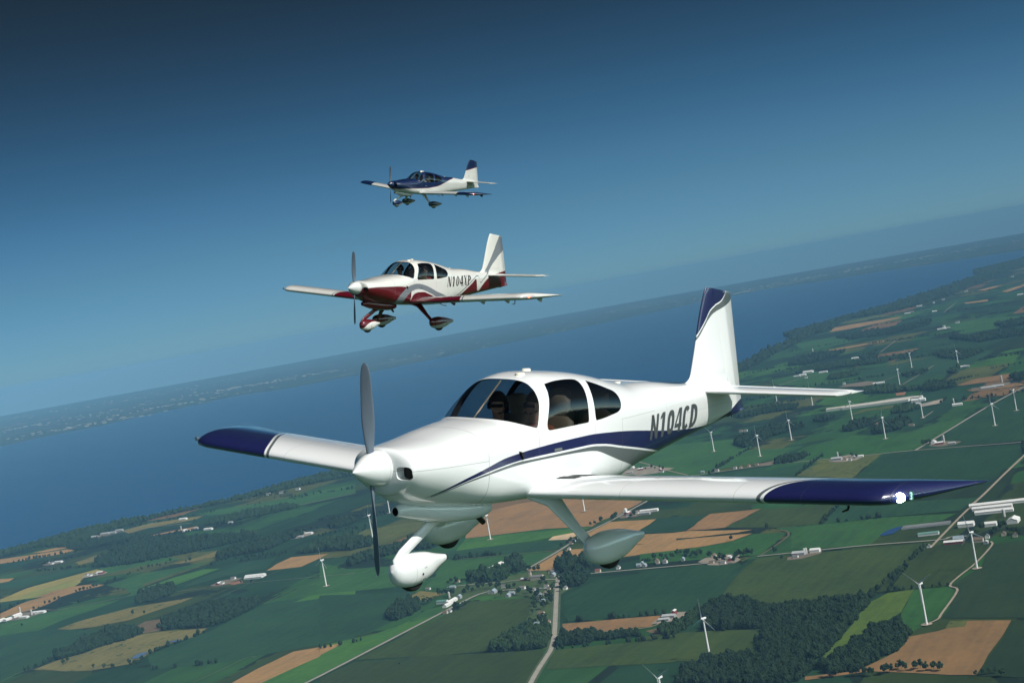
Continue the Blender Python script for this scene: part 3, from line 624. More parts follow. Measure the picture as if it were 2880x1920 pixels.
BUILDINGS = [(-1771,5482,'whitebarn',38,16,7,0),(-1728,5422,'whitebarn',34,14,5,1),(-1709,5469,'shed',18,12,5,1),(-1693,5475,'whitebarn',48,16,5,1),(-1777,5546,'silo',6,6,20,0),(-1788,5438,'whitebarn',30,14,5,0),(-1811,5446,'whitebarn',28,14,5,0),(-1714,5461,'silo',6,6,16,0),(-1711,6228,'whitehouse',14,9,6,0),(-1733,6259,'whitehouse',12,9,5,1),(-1677,6244,'redbarn',28,14,7,1),(-1691,6242,'shed',14,10,5,0),(-2009,6878,'whitebarn',36,14,5,1),(-2031,6859,'whitehouse',14,10,6,0),(-2067,6923,'shed',14,9,5,0),(-1655,7745,'whitebarn',40,16,6,1),(-1547,7220,'whitebarn',26,14,6,0),(-1566,7252,'silo',6,6,20,0),(-1528,7204,'shed',22,12,5,1),(-1420,7105,'whitebarn',40,16,6,1),(-1497,7236,'shed',18,12,5,1),(-959,5415,'whitebarn',75,16,6,1),(-960,5386,'whitebarn',70,14,5,1),(-1038,5450,'whitehouse',16,10,5,1),(-1064,5387,'whitehouse',14,10,5,0),(-1075,5390,'redbarn',24,12,6,0),(-888,6310,'whitebarn',30,14,6,1),(-914,6257,'shed',22,12,5,1),(-2013,7706,'shed',50,18,6,1),(-2058,7659,'shed',45,18,5,1),(-1979,7699,'shed',40,14,6,1),(-1958,7748,'shed',40,14,6,1),(-1321,8219,'whitehouse',22,12,6,1),(-1248,8186,'whitehouse',22,12,6,1),(-1171,8217,'whitehouse',24,12,6,1),(-1431,8269,'whitehouse',18,12,6,1),(-1039,6448,'whitehouse',14,10,5,1),(-1344,7222,'shed',24,12,5,1),(-177,4660,'whitebarn',34,22,7,1),(-160,4668,'whitebarn',40,24,7,1),(-147,4733,'whitebarn',24,18,9,0),(-165,4726,'whitebarn',26,10,6,0),(-44,4408,'church',34,18,9,1),(30,4330,'house',12,9,5,0),(31,4238,'house',12,9,5,1),(23,4190,'whitehouse',12,9,5,0),(-17,4230,'house',13,9,5,0),(-24,4260,'whitehouse',12,9,5,1),(-86,4301,'whitehouse',16,10,5,1),(-79,4432,'redbarn',18,10,5,1),(-134,4379,'whitehouse',15,9,4,1),(-162,4321,'greyhouse',18,12,6,0),(-170,4324,'whitehouse',11,8,5,1),(-114,4251,'greyhouse',14,10,5,1),(-124,4229,'greyhouse',14,10,5,0),(-57,4243,'whitehouse',11,9,5,0),(-45,4162,'greyhouse',12,9,5,1),(-30,4167,'house',12,9,5,0),(-48,4112,'whitehouse',9,7,4,1),(-6,4465,'house',14,10,6,0),(2,4456,'whitehouse',14,10,6,1),(14,4455,'house',14,10,6,0),(27,4454,'house',13,9,6,1),(-1,4411,'greyhouse',16,10,6,0),(43,4340,'whitehouse',12,9,5,0),(-45,3912,'house',15,10,5,1),(-32,3799,'house',13,9,4,0),(-57,3795,'greyhouse',13,9,5,1),(-38,4071,'greyhouse',12,9,5,0),(-40,3636,'whitehouse',10,8,4,0),(-61,3582,'greyhouse',12,9,5,1),(-273,4294,'whitebarn',50,13,6,0),(-282,4254,'whitebarn',40,12,5,0),(-297,4306,'greenbarn',30,14,6,1),(-281,4367,'silo',6,6,14,0),(-253,4333,'greyhouse',14,10,6,0),(-284,4153,'house',12,9,4,1),(-273,4163,'whitehouse',10,8,4,0),(-266,4590,'house',13,9,4,1),(-276,4511,'greyhouse',16,9,4,1),(-347,4560,'whitehouse',14,8,3,1),(232,3620,'shed',30,14,6,1),(219,3597,'shed',24,12,5,1),(246,3642,'redbarn',16,8,10,0),(116,4347,'redhouse',14,10,6,1),(71,4394,'house',12,9,6,0),(170,4349,'whitehouse',12,9,5,0),(223,4328,'greyhouse',12,9,5,1),(237,4312,'greyhouse',12,9,5,0),(291,4314,'whitehouse',13,9,6,0),(272,4336,'house',10,8,8,0),(267,5312,'redbarn',26,14,8,0),(264,5379,'whitebarn',14,10,10,0),(266,5265,'whitehouse',12,9,6,1),(336,5292,'whitebarn',60,14,6,1),(318,5250,'shed',36,14,6,1),(297,5296,'whitehouse',11,8,5,0),(57,4809,'whitehouse',10,8,5,0),(77,4951,'whitehouse',10,8,5,1),(68,4915,'house',10,8,5,1),(604,4084,'shed',32,18,7,1),(618,4086,'silo',6,6,12,0),(623,4088,'silo',6,6,12,0),(645,4086,'whitebarn',24,16,7,1),(591,4057,'whitehouse',12,9,4,1),(415,4272,'house',14,10,5,0),(447,4175,'redbarn',18,12,7,0),(450,4198,'whitebarn',14,10,8,1),(423,4150,'whitehouse',12,9,4,1),(398,4185,'house',12,9,4,1),(337,4298,'greyhouse',10,8,6,0),(291,4310,'whitehouse',11,9,5,1),(273,4323,'house',10,8,6,0),(233,4346,'greyhouse',10,8,6,0),(1167,4290,'whitebarn',150,18,6,1),(1136,4246,'whitebarn',100,16,6,1),(1123,4186,'whitebarn',95,16,6,1),(1125,4110,'silo',8,8,16,0),(945,4173,'greyslab',120,30,4,1),(918,4045,'greenbarn',50,14,5,1),(1019,4070,'whitebarn',38,22,8,1),(1065,4019,'whitebarn',28,18,7,1),(1119,4013,'whitebarn',40,26,8,0),(935,3878,'redbarn',45,14,6,1),(953,3901,'greyhouse',24,14,7,1),(984,3851,'house',26,14,6,1),(1013,3873,'whitehouse',12,10,6,0),(993,3815,'shed',14,10,5,0),(878,3887,'whitehouse',9,9,4,0),(1052,3873,'house',14,10,5,0),(1067,3833,'house',14,10,5,0),(1030,5720,'shed',36,18,8,1),(1050,5798,'silo',6,6,16,0),(1052,5680,'house',18,12,6,0),(1103,5695,'whitebarn',30,12,5,1),(1062,5646,'whitehouse',12,9,5,0),(1364,5698,'whitebarn',26,16,8,0),(1372,5657,'redbarn',30,14,7,1),(1394,5676,'silo',7,7,24,0),(1391,5681,'silo',6,6,20,0),(1403,5608,'shed',24,12,5,1),(406,6463,'redbarn',22,12,6,1),(382,6572,'whitebarn',22,12,5,0),(472,6337,'redbarn',18,10,5,0),(470,6262,'whitehouse',12,9,5,1),(360,6422,'shed',24,10,5,1),(898,5953,'whitehouse',14,10,6,0),(918,5965,'greyhouse',16,10,6,1),(730,5970,'house',12,9,5,0),(760,5975,'redhouse',12,9,5,0),(711,5981,'whitehouse',12,9,5,1),(647,6001,'whitehouse',14,10,5,1),(598,6029,'greyhouse',12,9,5,1),(788,5966,'house',12,9,5,1),(1694,9840,'whitebarn',60,24,9,1),(1635,9699,'whitebarn',40,18,8,1),(1599,9679,'shed',40,18,7,1),(1750,9661,'whitebarn',50,14,6,1),(1615,9485,'whitehouse',16,12,6,1),(2078,10314,'whitebarn',44,16,6,1),(1979,9855,'whitebarn',44,16,6,1),(1772,8321,'whitebarn',55,14,6,1),(1740,8356,'house',18,12,6,0),(1661,8641,'whitehouse',18,12,7,0),(2214,8400,'whitebarn',50,16,6,1),(2233,8379,'shed',30,14,6,1),(1989,7170,'shed',60,18,6,1),(2030,7165,'shed',50,18,6,1),(2098,7334,'silo',8,8,26,0),(1944,7192,'house',40,14,5,1),(1734,6738,'whitebarn',40,14,6,1),(1735,6796,'silo',7,7,22,0),(2051,11580,'silo',8,8,28,0),(2026,11478,'house',24,14,6,1),(2713,12229,'whitebarn',40,16,6,1),(2811,12242,'whitehouse',20,14,7,0),(2970,11613,'whitebarn',60,16,6,1),(3034,11791,'whitehouse',24,14,12,0),(3008,11609,'shed',40,16,6,1),(3449,14548,'whitebarn',50,16,6,1),(3509,14619,'house',26,16,7,1),(3788,15468,'whitebarn',50,16,6,1),(3565,14075,'whitebarn',40,16,6,1),(3954,15585,'whitehouse',26,16,8,0),(4589,16740,'whitehouse',30,18,8,1),(4121,15872,'whitehouse',26,16,8,1),(5536,18277,'whitehouse',30,18,8,1),(4376,14311,'whitebarn',50,16,6,1),(3189,12000,'whitehouse',28,16,8,1),(928,7195,'whitehouse',16,10,5,1),(910,7217,'house',14,10,5,1),(1359,6556,'redhouse',14,10,5,0),(1442,6325,'house',20,10,4,1),(2985,12637,'redhouse',24,14,7,0),(1482,7365,'longbarn',330,34,9,1),(1574,7331,'longbarn',330,34,9,1),(1528,7316,'longbarn',300,30,8,1),(1631,7329,'longbarn',160,30,8,1),(1681,7162,'whitebarn',60,22,8,1),(1629,7038,'shed',50,20,6,1),(1656,7405,'greyslab',120,30,5,1)]
TURBINES = [(267,3176,0,'a'),(680,3140,60,'b'),(898,3559,15,'c'),(143,2774,58,'d'),(718,6639,-70,'e'),(839,6214,0,'f'),(1019,6561,0,'g'),(1329,6869,10,'h'),(1281,6065,-15,'i'),(1534,6512,-40,'j'),(1633,5883,0,'k'),(1812,6209,-50,'l'),(1807,8023,-20,'m'),(2090,8928,-70,'n'),(2227,8500,0,'o'),(1249,8296,0,'p'),(1342,7829,0,'q'),(-609,5888,-18,'r'),(-592,6529,-10,'s'),(-179,5304,-15,'t'),(140,5572,30,'u'),(-673,4945,-5,'v')]
CLUSTERS = [(421,6437,'beside the lane behind the near wing root'),(-1740,5446,'at the white farm by the left edge'),(-1711,6253,'at the small farm beside the yellow field'),(-2019,6870,'at the farmstead on the left lane'),(-1625,7600,'at the farm by the shore lane'),(-1421,7111,'at the end of the orange strip by the shore lane'),(-963,5407,'at the end of the dirt track left of the nose wheel'),(-1059,5411,'beside the brown yard on the dirt track'),(-904,6273,'under the long left wood'),(-2008,7685,'in the resort by the lake at left'),(-1262,8207,'along the lakeshore trees'),(-1204,6818,'beside the left lakeside wood'),(-164,4673,'at the dairy above the village'),(-44,4408,'in the middle of the village'),(21,4400,'around the village crossroads'),(-126,4285,'on the lower village street'),(-33,4213,'on the left of the main road in the village'),(-277,4281,'at the farm just left of the village'),(-273,4549,'on the village street towards the nose wheel'),(-44,3883,'among trees left of the main road'),(-49,3611,'at the lower bend of the main road'),(232,3620,'in the farmyard beside the dark wood'),(116,4347,'on the east road under the wheel'),(238,4323,'among trees along the east road'),(280,5320,'at the farm amid the tan fields'),(68,4900,'in the trees beside the north road'),(614,4083,'at the grain farm on the east road'),(431,4180,'at the tree-ringed farm on the east road'),(1142,4237,'at the big dairy by the right edge'),(931,4109,'beside the blue pond at the silage pad'),(1044,4046,'beside the gravel road at right'),(1119,4013,'at the far right edge farm'),(978,3858,'behind the tall right turbine'),(1058,5708,'at the farm on the county road right of the tail'),(1380,5666,'at the red farm by the diagonal road'),(907,5955,'in the grove below the tail'),(678,6015,'on the county road under the tail'),(1663,9695,'at the large far farm right of the fin'),(2027,10079,'beyond the large far farm'),(1736,8414,'above the stabilizer tip'),(2218,8384,'under the farthest turbine on the right'),(2016,7212,'at the works by the right edge'),(1732,6754,'right of the long sheds'),(2041,11529,'alone near the lake shore'),(2713,12229,'in the far hamlet'),(3012,11689,'at the isolated far farm'),(3474,14533,'on the far shore road'),(3776,14990,'in the farthest hamlet'),(4825,15833,'near the far right shore'),(919,7206,'in the small grove behind the tail'),(1361,6552,'between the two dark woods'),(1565,7323,'at the long sheds below the stabilizer tip')]
SHORE_NEAR = [(-2930,7136),(-2647,7472),(-2495,7652),(-2380,7846),(-2152,8126),(-1885,8105),(-1538,8269),(-1237,8605),(-1037,8831),(-576,9307),(42,9939),(750,10663),(1519,11437),(1729,12081),(1935,12771),(2151,13162),(2253,13447),(2364,14594),(2604,14940),(2891,15370),(3270,16029),(3690,16500),(4228,17370),(4725,18291),(5522,19847),(5781,20408),(6303,22437),(6716,22870),(7385,23701),(9491,27664)]
SHORE_FAR = [(-8395,22172),(-6957,22155),(-6708,22707),(-5822,23372),(-5483,24184),(-4822,24944),(-4271,25811),(-2447,25450),(3640,32720),(4441,33241),(5446,33674),(6094,32296),(6927,31820),(7585,30754),(8200,29757),(9013,28838),(10720,28791)]
PONDS = [[(822,4153),(849,4198),(876,4223),(896,4219),(860,4155),(840,4142)],[(-1121,4319),(-1112,4367),(-1086,4358),(-1094,4306),(-1109,4300)],[(-1052,4471),(-1023,4472),(-1017,4450),(-1040,4450)]]
HEDGES = [(-1886,5675,189,1.325),(-2227,7217,229,-0.197),(-1754,6494,193,-0.438),(-1830,8201,611,-0.043),(-1929,7839,388,0.065),(-1689,7197,409,-0.113),(-1155,6008,275,-0.509),(-1022,6502,317,-0.288),(-1179,7867,345,-0.234),(-2353,7191,181,0.167),(-2038,6692,322,-0.593),(-835,6206,173,0.175),(-891,6705,336,-0.42),(-640,6506,193,0.073),(-584,3981,102,0.098),(-315,5017,127,-0.197),(1398,10600,422,0.591),(1977,12158,592,0.015),(2608,13526,804,0.073),(2413,11467,698,-0.673),(1502,8919,433,-0.454),(2510,10131,559,-0.1),(2184,9592,360,-0.375),(3343,12406,441,-0.378),(4046,16645,1140,-0.705),(4518,17840,1105,0.207),(3555,13634,640,-0.622),(1130,8739,430,-0.44),(1064,8284,319,-0.312),(1813,7745,326,0.197),(1771,6906,277,-0.381),(3113,14622,667,0.349),(3270,16029,743,0.381),(1568,10382,220,0.263),(2379,8658,229,-0.448),(2243,8054,179,-0.078),(736,4477,307,1.208),(640,3466,515,1.082),(453,3555,91,-0.582),(243,4377,149,-0.264)]
TOWNS = [(-8719,30140,500,300,26),(-6347,24600,800,400,50),(-5604,27109,700,300,45),(-5113,31073,700,300,45),(-3875,30331,600,250,26),(5022,35004,500,200,26),(6689,37252,900,250,45),(9193,37897,700,250,30),(-5840,30364,3500,1300,110),(7561,37996,3500,1300,110),(-10952,38612,3500,1300,80)]

# ------------------------------------------------------------------ landscape
GRID = math.radians(65.0)                                # direction of the section roads
def rotated(t, ang=GRID):
    g = t.n('ShaderNodeNewGeometry'); m = t.n('ShaderNodeMapping', vector_type='POINT'); m.inputs['Rotation'].default_value = (0, 0, -ang); t.l(g.outputs['Position'], m.inputs['Vector'])
    sp = t.n('ShaderNodeSeparateXYZ'); t.l(m.outputs[0], sp.inputs[0]); return m.outputs[0], sp.outputs[0], sp.outputs[1]

CROP = dict(tan=(.295,.180,.075), tan2=(.240,.142,.064), tan3=(.185,.112,.050), yel=(.26,.22,.065), yel2=(.20,.21,.060), olive=(.155,.138,.048), olive2=(.082,.098,.028), brown=(.130,.094,.055), brown2=(.26,.13,.08),
            marsh=(.150,.138,.050), mid=(.031,.092,.026), bright=(.046,.128,.026), bright2=(.062,.106,.020), green3=(.027,.088,.022), teal=(.018,.054,.024), dark=(.016,.049,.020), dark2=(.013,.041,.020), dark3=(.018,.037,.015), dkol=(.036,.061,.017), dkol2=(.028,.049,.014), sand=(.46,.35,.22), grey=(.28,.26,.23), lawn=(.052,.085,.030))

def field_material(key):
    c = CROP[key]; t = NT('crop_' + key); v, x, y = rotated(t)
    info = t.n('ShaderNodeObjectInfo')
    big = t.noise(v, .0055, 5, .62); fine = t.noise(v, .05, 4, .65)
    st = t.n('ShaderNodeMapping'); st.inputs['Scale'].default_value = (.004, .055, .0); t.l(v, st.inputs['Vector']); rows = t.noise(st.outputs[0], 1.0, 4, .6)
    f = t.math('ADD', t.math('MULTIPLY', big, .45), t.math('ADD', t.math('MULTIPLY', rows, .35), t.math('MULTIPLY', fine, .30)))
    stubble = key.startswith('tan') or key in ('yel', 'yel2', 'brown')
    amp = .34 if stubble else .42
    warm = (1.16, 1.02, .80) if not stubble else (1.08, 1.0, .9)
    lo = tuple(q * (1 - amp) for q in c); hi = tuple(q * (1 + amp) * w for q, w in zip(c, warm))
    col = t.ramp(f, [(.34, lo), (.52, c), (.74, hi)])
    if key == 'marsh' or key.startswith('olive'):
        n2 = t.noise(v, .022, 5, .7); col = t.mix(t.math('SMOOTHSTEP' if False else 'GREATER_THAN', n2, .60), col, (.035, .055, .022))
    hs = t.n('ShaderNodeHueSaturation'); hs.inputs['Hue'].default_value = .5
    t.l(t.math('MULTIPLY_ADD', info.outputs['Random'], .14, .93), hs.inputs['Value']); t.l(col, hs.inputs['Color'])
    return t.done(t.bsdf(hs.outputs[0], .95, spec=.08))

def ground_material():
    """farmland beyond the traced fields: a patchwork of crops on the section grid, hedges on some of the joints"""
    t = NT('farmland'); v, x, y = rotated(t)
    wob = t.math('MULTIPLY', t.math('SUBTRACT', t.noise(v, .0012, 2), .5), 160.0)
    def cell(w, h, seed):
        j = t.math('FLOOR', t.math('DIVIDE', t.math('ADD', y, wob), h)); wn = t.n('ShaderNodeTexWhiteNoise', noise_dimensions='2D'); cb = t.n('ShaderNodeCombineXYZ'); t.put(cb.inputs[0], j); cb.inputs[1].default_value = seed
        t.l(cb.outputs[0], wn.inputs['Vector']); xs = t.math('ADD', t.math('DIVIDE', t.math('ADD', x, wob), w), wn.outputs['Value']); i = t.math('FLOOR', xs)
        c2 = t.n('ShaderNodeCombineXYZ'); t.put(c2.inputs[0], i); t.put(c2.inputs[1], j); c2.inputs[2].default_value = seed; w2 = t.n('ShaderNodeTexWhiteNoise', noise_dimensions='3D'); t.l(c2.outputs[0], w2.inputs['Vector'])
        fx = t.math('FRACT', xs); fy = t.math('FRACT', t.math('DIVIDE', t.math('ADD', y, wob), h))
        return w2.outputs['Value'], w2.outputs['Color'], fx, fy
    val, rc, fx, fy = cell(760., 260., 3.)
    c = CROP
    col = t.ramp(val, [(0, c['dark']), (.2, c['mid']), (.38, c['teal']), (.55, c['green3']), (.68, c['dkol']), (.78, c['bright']), (.84, c['olive2']), (.90, c['dark3']), (.955, c['tan3'])], 'CONSTANT')
    st = t.n('ShaderNodeMapping'); st.inputs['Scale'].default_value = (.0016, .012, 0); t.l(v, st.inputs['Vector'])
    f = t.math('ADD', t.math('MULTIPLY', t.noise(v, .004, 5, .62), .6), t.math('MULTIPLY', t.noise(st.outputs[0], 1, 4), .5))
    col = t.mix(1.0, col, t.ramp(f, [(.35, (.62,.62,.62)), (.75, (1.4,1.36,1.25))]), 'MULTIPLY')
    wood = t.noise(v, .0016, 6, .68)
    edge = t.math('MINIMUM', t.math('MINIMUM', fy, t.math('SUBTRACT', 1.0, fy)), t.math('MULTIPLY', t.math('MINIMUM', fx, t.math('SUBTRACT', 1.0, fx)), 3.0))
    hedge = t.math('MULTIPLY', t.math('LESS_THAN', edge, .05), t.math('GREATER_THAN', t.noise(v, .006, 3), .52))
    col = t.mix(1.0, t.mix(t.math('MAXIMUM', t.math('GREATER_THAN', wood, .55), hedge), col, (.012, .024, .013)), (.86, .86, .90), 'MULTIPLY')
    gg = t.n('ShaderNodeNewGeometry'); lf = t.n('ShaderNodeVectorMath', operation='LENGTH'); t.l(gg.outputs['Position'], lf.inputs[0]); fw = t.n('ShaderNodeMapRange'); fw.inputs[1].default_value = 14000; fw.inputs[2].default_value = 24000; fw.inputs[4].default_value = .72; t.l(lf.outputs['Value'], fw.inputs[0])
    col = t.mix(fw.outputs[0], col, (.012, .022, .018))          # haze helped along in the colour: far greens darkened with distance
    speck = t.n('ShaderNodeTexVoronoi'); speck.inputs['Scale'].default_value = .004; t.l(v, speck.inputs['Vector'])
    far = t.n('ShaderNodeMapRange'); far.inputs[1].default_value = 15000; far.inputs[2].default_value = 21000; g = t.n('ShaderNodeNewGeometry'); ln = t.n('ShaderNodeVectorMath', operation='LENGTH'); t.l(g.outputs['Position'], ln.inputs[0]); t.l(ln.outputs['Value'], far.inputs[0])
    town = t.math('MULTIPLY', t.math('LESS_THAN', speck.outputs['Distance'], t.math('MULTIPLY', t.math('SUBTRACT', t.noise(v, .00045, 3), .42), 1.6)), far.outputs[0])
    col = t.mix(t.math('MULTIPLY', town, .55), col, (.26, .20, .14))
    return t.done(t.bsdf(col, .95, spec=.05))

def sheet(name, P, z, m, label=None):
    """a flat polygon as a triangulated sheet"""
    bm = bmesh.new(); vs = [bm.verts.new((p[0], p[1], z)) for p in P]; f = bm.faces.new(vs)
    if f.normal.z < 0 or f.calc_area() == 0: pass
    bm.normal_update()
    if f.normal.z < 0: f.normal_flip()
    bmesh.ops.triangulate(bm, faces=[f], ngon_method='EAR_CLIP')
    me = bpy.data.meshes.new(name); bm.to_mesh(me); bm.free(); me.materials.append(m)
    o = link(bpy.data.objects.new(name, me)); tag(o, label, None, None, 'structure'); return o

def wobble(P, step=60., amp=2.5):
    """adds points to the edges so that field borders are not ruler straight"""
    o = []
    for a, b in zip(P, P[1:] + P[:1]):
        a = np.array(a, float); b = np.array(b, float); n = max(1, int(np.linalg.norm(b - a) / step)); d = b - a; nn = np.array([-d[1], d[0]]) / (np.linalg.norm(d) + 1e-9)
        for k in range(n):
            p = a + d * k / n
            if k: p = p + nn * random.gauss(0, amp)
            o.append(tuple(p))
    return o

def spline(P, k=5):
    P = np.array(P, float); Q = np.concatenate([[2*P[0]-P[1]], P, [2*P[-1]-P[-2]]]); o = []
    for i in range(1, len(P)):
        a, b, c, d = Q[i-1:i+3]
        for t in np.linspace(0, 1, k, endpoint=False): o.append(.5 * ((2*b) + (c-a)*t + (2*a-5*b+4*c-d)*t*t + (3*b-a-3*c+d)*t**3))
    o.append(P[-1]); return np.array(o)

def ribbon(name, P, w, z, m, k=4, label=None):
    P = spline(P, k); T = np.gradient(P, axis=0); T /= np.linalg.norm(T, axis=1)[:, None] + 1e-9; N = np.stack([-T[:, 1], T[:, 0]], 1)
    L = np.concatenate([P + N * w / 2, P - N * w / 2]); n = len(P); V = np.concatenate([L, np.full((2*n, 1), z)], 1)
    o = obj(name, V, [(i, n + i, n + i + 1, i + 1) for i in range(n - 1)], m); tag(o, label, None, None, 'structure'); return o

# ground: one disc out to the visible horizon
R0 = 48900.; rr = np.concatenate([[0], np.geomspace(400, R0, 26)]); th = np.linspace(0, 2*np.pi, 97)[:-1]
V = [(0, 0, 0)] + [(r * math.sin(a), r * math.cos(a), 0) for r in rr[1:] for a in th]
F = [(0, 1 + (j + 1) % 96, 1 + j) for j in range(96)] + [(1 + i*96 + j, 1 + i*96 + (j+1) % 96, 1 + (i+1)*96 + (j+1) % 96, 1 + (i+1)*96 + j) for i in range(25) for j in range(96)]
gr = obj('ground', V, F, ground_material()); tag(gr, None, None, None, 'structure')
if gr.data.polygons[0].normal.z < 0: gr.data.flip_normals()

# the lake
def lake_material():
    t = NT('lake_water'); v, x, y = rotated(t, math.radians(20)); g = t.n('ShaderNodeNewGeometry')
    st = t.n('ShaderNodeMapping'); st.inputs['Scale'].default_value = (.0009, .00025, 0); t.l(v, st.inputs['Vector'])
    wind = t.noise(st.outputs[0], 1, 5, .6); n1 = t.noise(g.outputs['Position'], .035, 4, .6)
    bp = t.n('ShaderNodeBump'); bp.inputs['Strength'].default_value = .25; bp.inputs['Distance'].default_value = 1.0; t.l(n1, bp.inputs['Height'])
    col = t.ramp(wind, [(.3, WATER_LO), (.7, WATER_HI)])
    b = t.bsdf(col, t.math('MULTIPLY_ADD', wind, .12, .30), spec=.5); t.l(bp.outputs[0], b.inputs['Normal']); b.inputs['IOR'].default_value = 1.33; return t.done(b)
near = spline(SHORE_NEAR, 4); near += RNG.normal(0, 8, near.shape); far = spline(SHORE_FAR, 5); far += RNG.normal(0, 40, far.shape)
lake = sheet('lake', [(-11000, 9000)] + [tuple(p) for p in near] + [(10900, 28700)] + [tuple(p) for p in far[::-1]] + [(-16000, 20000)], .6, lake_material())

# fields, tracks and roads, each sheet a little above the last
FM = {k: field_material(k) for k in CROP}
for i, (k, P) in enumerate(FIELDS):
    nm = {'sand': 'gravel_yard', 'grey': 'gravel_yard', 'marsh': 'marsh', 'brown2': 'bare_soil'}.get(k, 'field')
    sheet(nm, wobble(P), .25 + .012 * i, FM[k])
RM = dict(asph=plain('road_asphalt', (.30, .28, .24), .9, .12, .05), dirt=plain('track_dirt', (.16, .13, .085), .95, .2, .05), gravel=plain('road_gravel', (.30, .25, .185), .95, .15, .05), grass=plain('track_grass', (.085, .095, .04), .95, .2, .05), grass2=plain('grass_strip', (.10, .09, .04), .95, .2, .05))
M_VERGE = plain('verge_grass', (.045, .075, .026), .95, .25, .03); M_LINE = plain('road_paint', (.50, .42, .16), .8)
for i, (n, w, k, P) in enumerate(ROADS):
    nm = n.replace(' ', '_')
    if k == 'asph': ribbon('road_verge', P, w * 2.0, 1.75 + .004 * i, M_VERGE)
    ribbon(nm, P, w, 2.0 + .006 * i, RM[k])
    if w >= 10: ribbon('road_marking', P, .5, 2.4, M_LINE)
for i, P in enumerate(PONDS): sheet('pond', [tuple(p) for p in smooth_poly(P, 4)], 1.7, plain('pond_water', (.10, .15, .22) if i else (.02, .055, .17), .12))

# ------------------------------------------------------------------ trees and woods
def ico(sub):
    bm = bmesh.new(); bmesh.ops.create_icosphere(bm, subdivisions=sub, radius=1.0); V = np.array([v.co[:] for v in bm.verts]); F = np.array([[v.index for v in f.verts] for f in bm.faces], dtype=np.int32); bm.free(); return V, F
ICO1, ICO2, ICO3 = ico(1), ico(2), ico(3)

def leaf_material(name, a, b, c):
    t = NT(name); g = t.n('ShaderNodeNewGeometry'); info = t.n('ShaderNodeObjectInfo')
    n1 = t.noise(g.outputs['Position'], .11, 3, .6); n2 = t.noise(g.outputs['Position'], .8, 2)
    f = t.math('ADD', t.math('MULTIPLY', n1, .65), t.math('ADD', t.math('MULTIPLY', n2, .30), t.math('MULTIPLY', info.outputs['Random'], .08)))
    return t.done(t.bsdf(t.ramp(f, [(.32, a), (.52, b), (.72, c)]), .85, spec=.12))
M_LEAF = leaf_material('foliage', (.006, .016, .008), (.011, .026, .010), (.025, .044, .013)); M_LEAF2 = leaf_material('foliage_light', (.009, .023, .009), (.017, .038, .012), (.034, .057, .015)); M_BARK = plain('bark', (.06, .045, .035), .9)

def scatter(P, sp):
    P = np.array(P, float); lo, hi = P.min(0), P.max(0); nx, ny = int((hi[0]-lo[0]) / sp) + 2, int((hi[1]-lo[1]) / sp) + 2
    X, Y = np.meshgrid(np.arange(nx), np.arange(ny), indexing='ij'); Q = np.stack([lo[0] + (X + (Y % 2) * .5) * sp, lo[1] + Y * sp], -1).reshape(-1, 2) + RNG.uniform(-.42, .42, (nx * ny, 2)) * sp
    nz = RNG.normal(0, sp * .35, Q.shape); return Q[inside([tuple(p) for p in P], Q[:, 0] + nz[:, 0], Q[:, 1] + nz[:, 1]) & (RNG.random(len(Q)) > .09)]

def crowns(Q, r, near_):
    """crowns of a wood: rough, uneven clumps, one mesh"""
    base, F0 = (ICO1, ICO2, ICO3)[near_]; n = len(Q); R = r * np.clip(RNG.lognormal(-.06, .28, n), .5, 1.7); H = R * RNG.uniform(.85, 1.35, n) + r * .2
    V = np.broadcast_to(base, (n, *base.shape)).copy(); V *= RNG.uniform(.72, 1.22, (n, len(base), 1)) if near_ == 2 else RNG.uniform(.66, 1.24, (n, len(base), 1))
    a = RNG.uniform(0, 2*np.pi, n); c, s = np.cos(a)[:, None], np.sin(a)[:, None]; x, y = V[..., 0].copy(), V[..., 1].copy()
    V[..., 0] = (x*c - y*s) * R[:, None] + Q[:, 0, None]; V[..., 1] = (x*s + y*c) * R[:, None] + Q[:, 1, None]; V[..., 2] = V[..., 2] * H[:, None] + (H * .75 + r * .35)[:, None]
    F = (F0[None] + (np.arange(n) * len(base))[:, None, None]).reshape(-1, 3).astype(np.int32); return V.reshape(-1, 3), F

for i, (P, r, sp) in enumerate(WOODS):
    Q = scatter(P, sp); d = np.linalg.norm(np.mean(P, axis=0))
    if len(Q) < 3: continue
    V, F = crowns(Q, r, 2 if d < 4600 else 1 if d < 7000 else 0)
    o = obj('wood', V, F, M_LEAF if i % 4 else M_LEAF2); tag(o, None, None, None, 'stuff')

# hedgerows and scattered trees further off, as masses
hed = []
for x0, y0, L, a in HEDGES:
    k = int(L / 11); u = np.linspace(0, L, k); keep = RNG.random(k) < .8
    hed.append(np.stack([x0 + u * math.cos(a), y0 + u * math.sin(a)], 1)[keep] + RNG.normal(0, 3, (keep.sum(), 2)))
for k, P in FIELDS:                                       # bushes along some of the field borders
    for a, b in zip(P, P[1:] + P[:1]):
        a = np.array(a, float); b = np.array(b, float); L = np.linalg.norm(b - a)
        ag = (math.degrees(math.atan2(b[1] - a[1], b[0] - a[0])) - 65) % 90
        if L > 110 and not k.startswith('tan') and np.linalg.norm(a) < 9000 and min(ag, 90 - ag) < 10 and RNG.random() < .16:
            n = int(L / 10); u = (np.arange(n) + RNG.random(n)) / n; u = u[RNG.random(n) < RNG.uniform(.35, .85)]; hed.append(a + (b - a) * u[:, None] + RNG.normal(0, 2, (len(u), 2)))
V, F = crowns(np.concatenate(hed), 4.6, 0); tag(obj('hedgerows', V, F, M_LEAF), None, None, None, 'stuff')

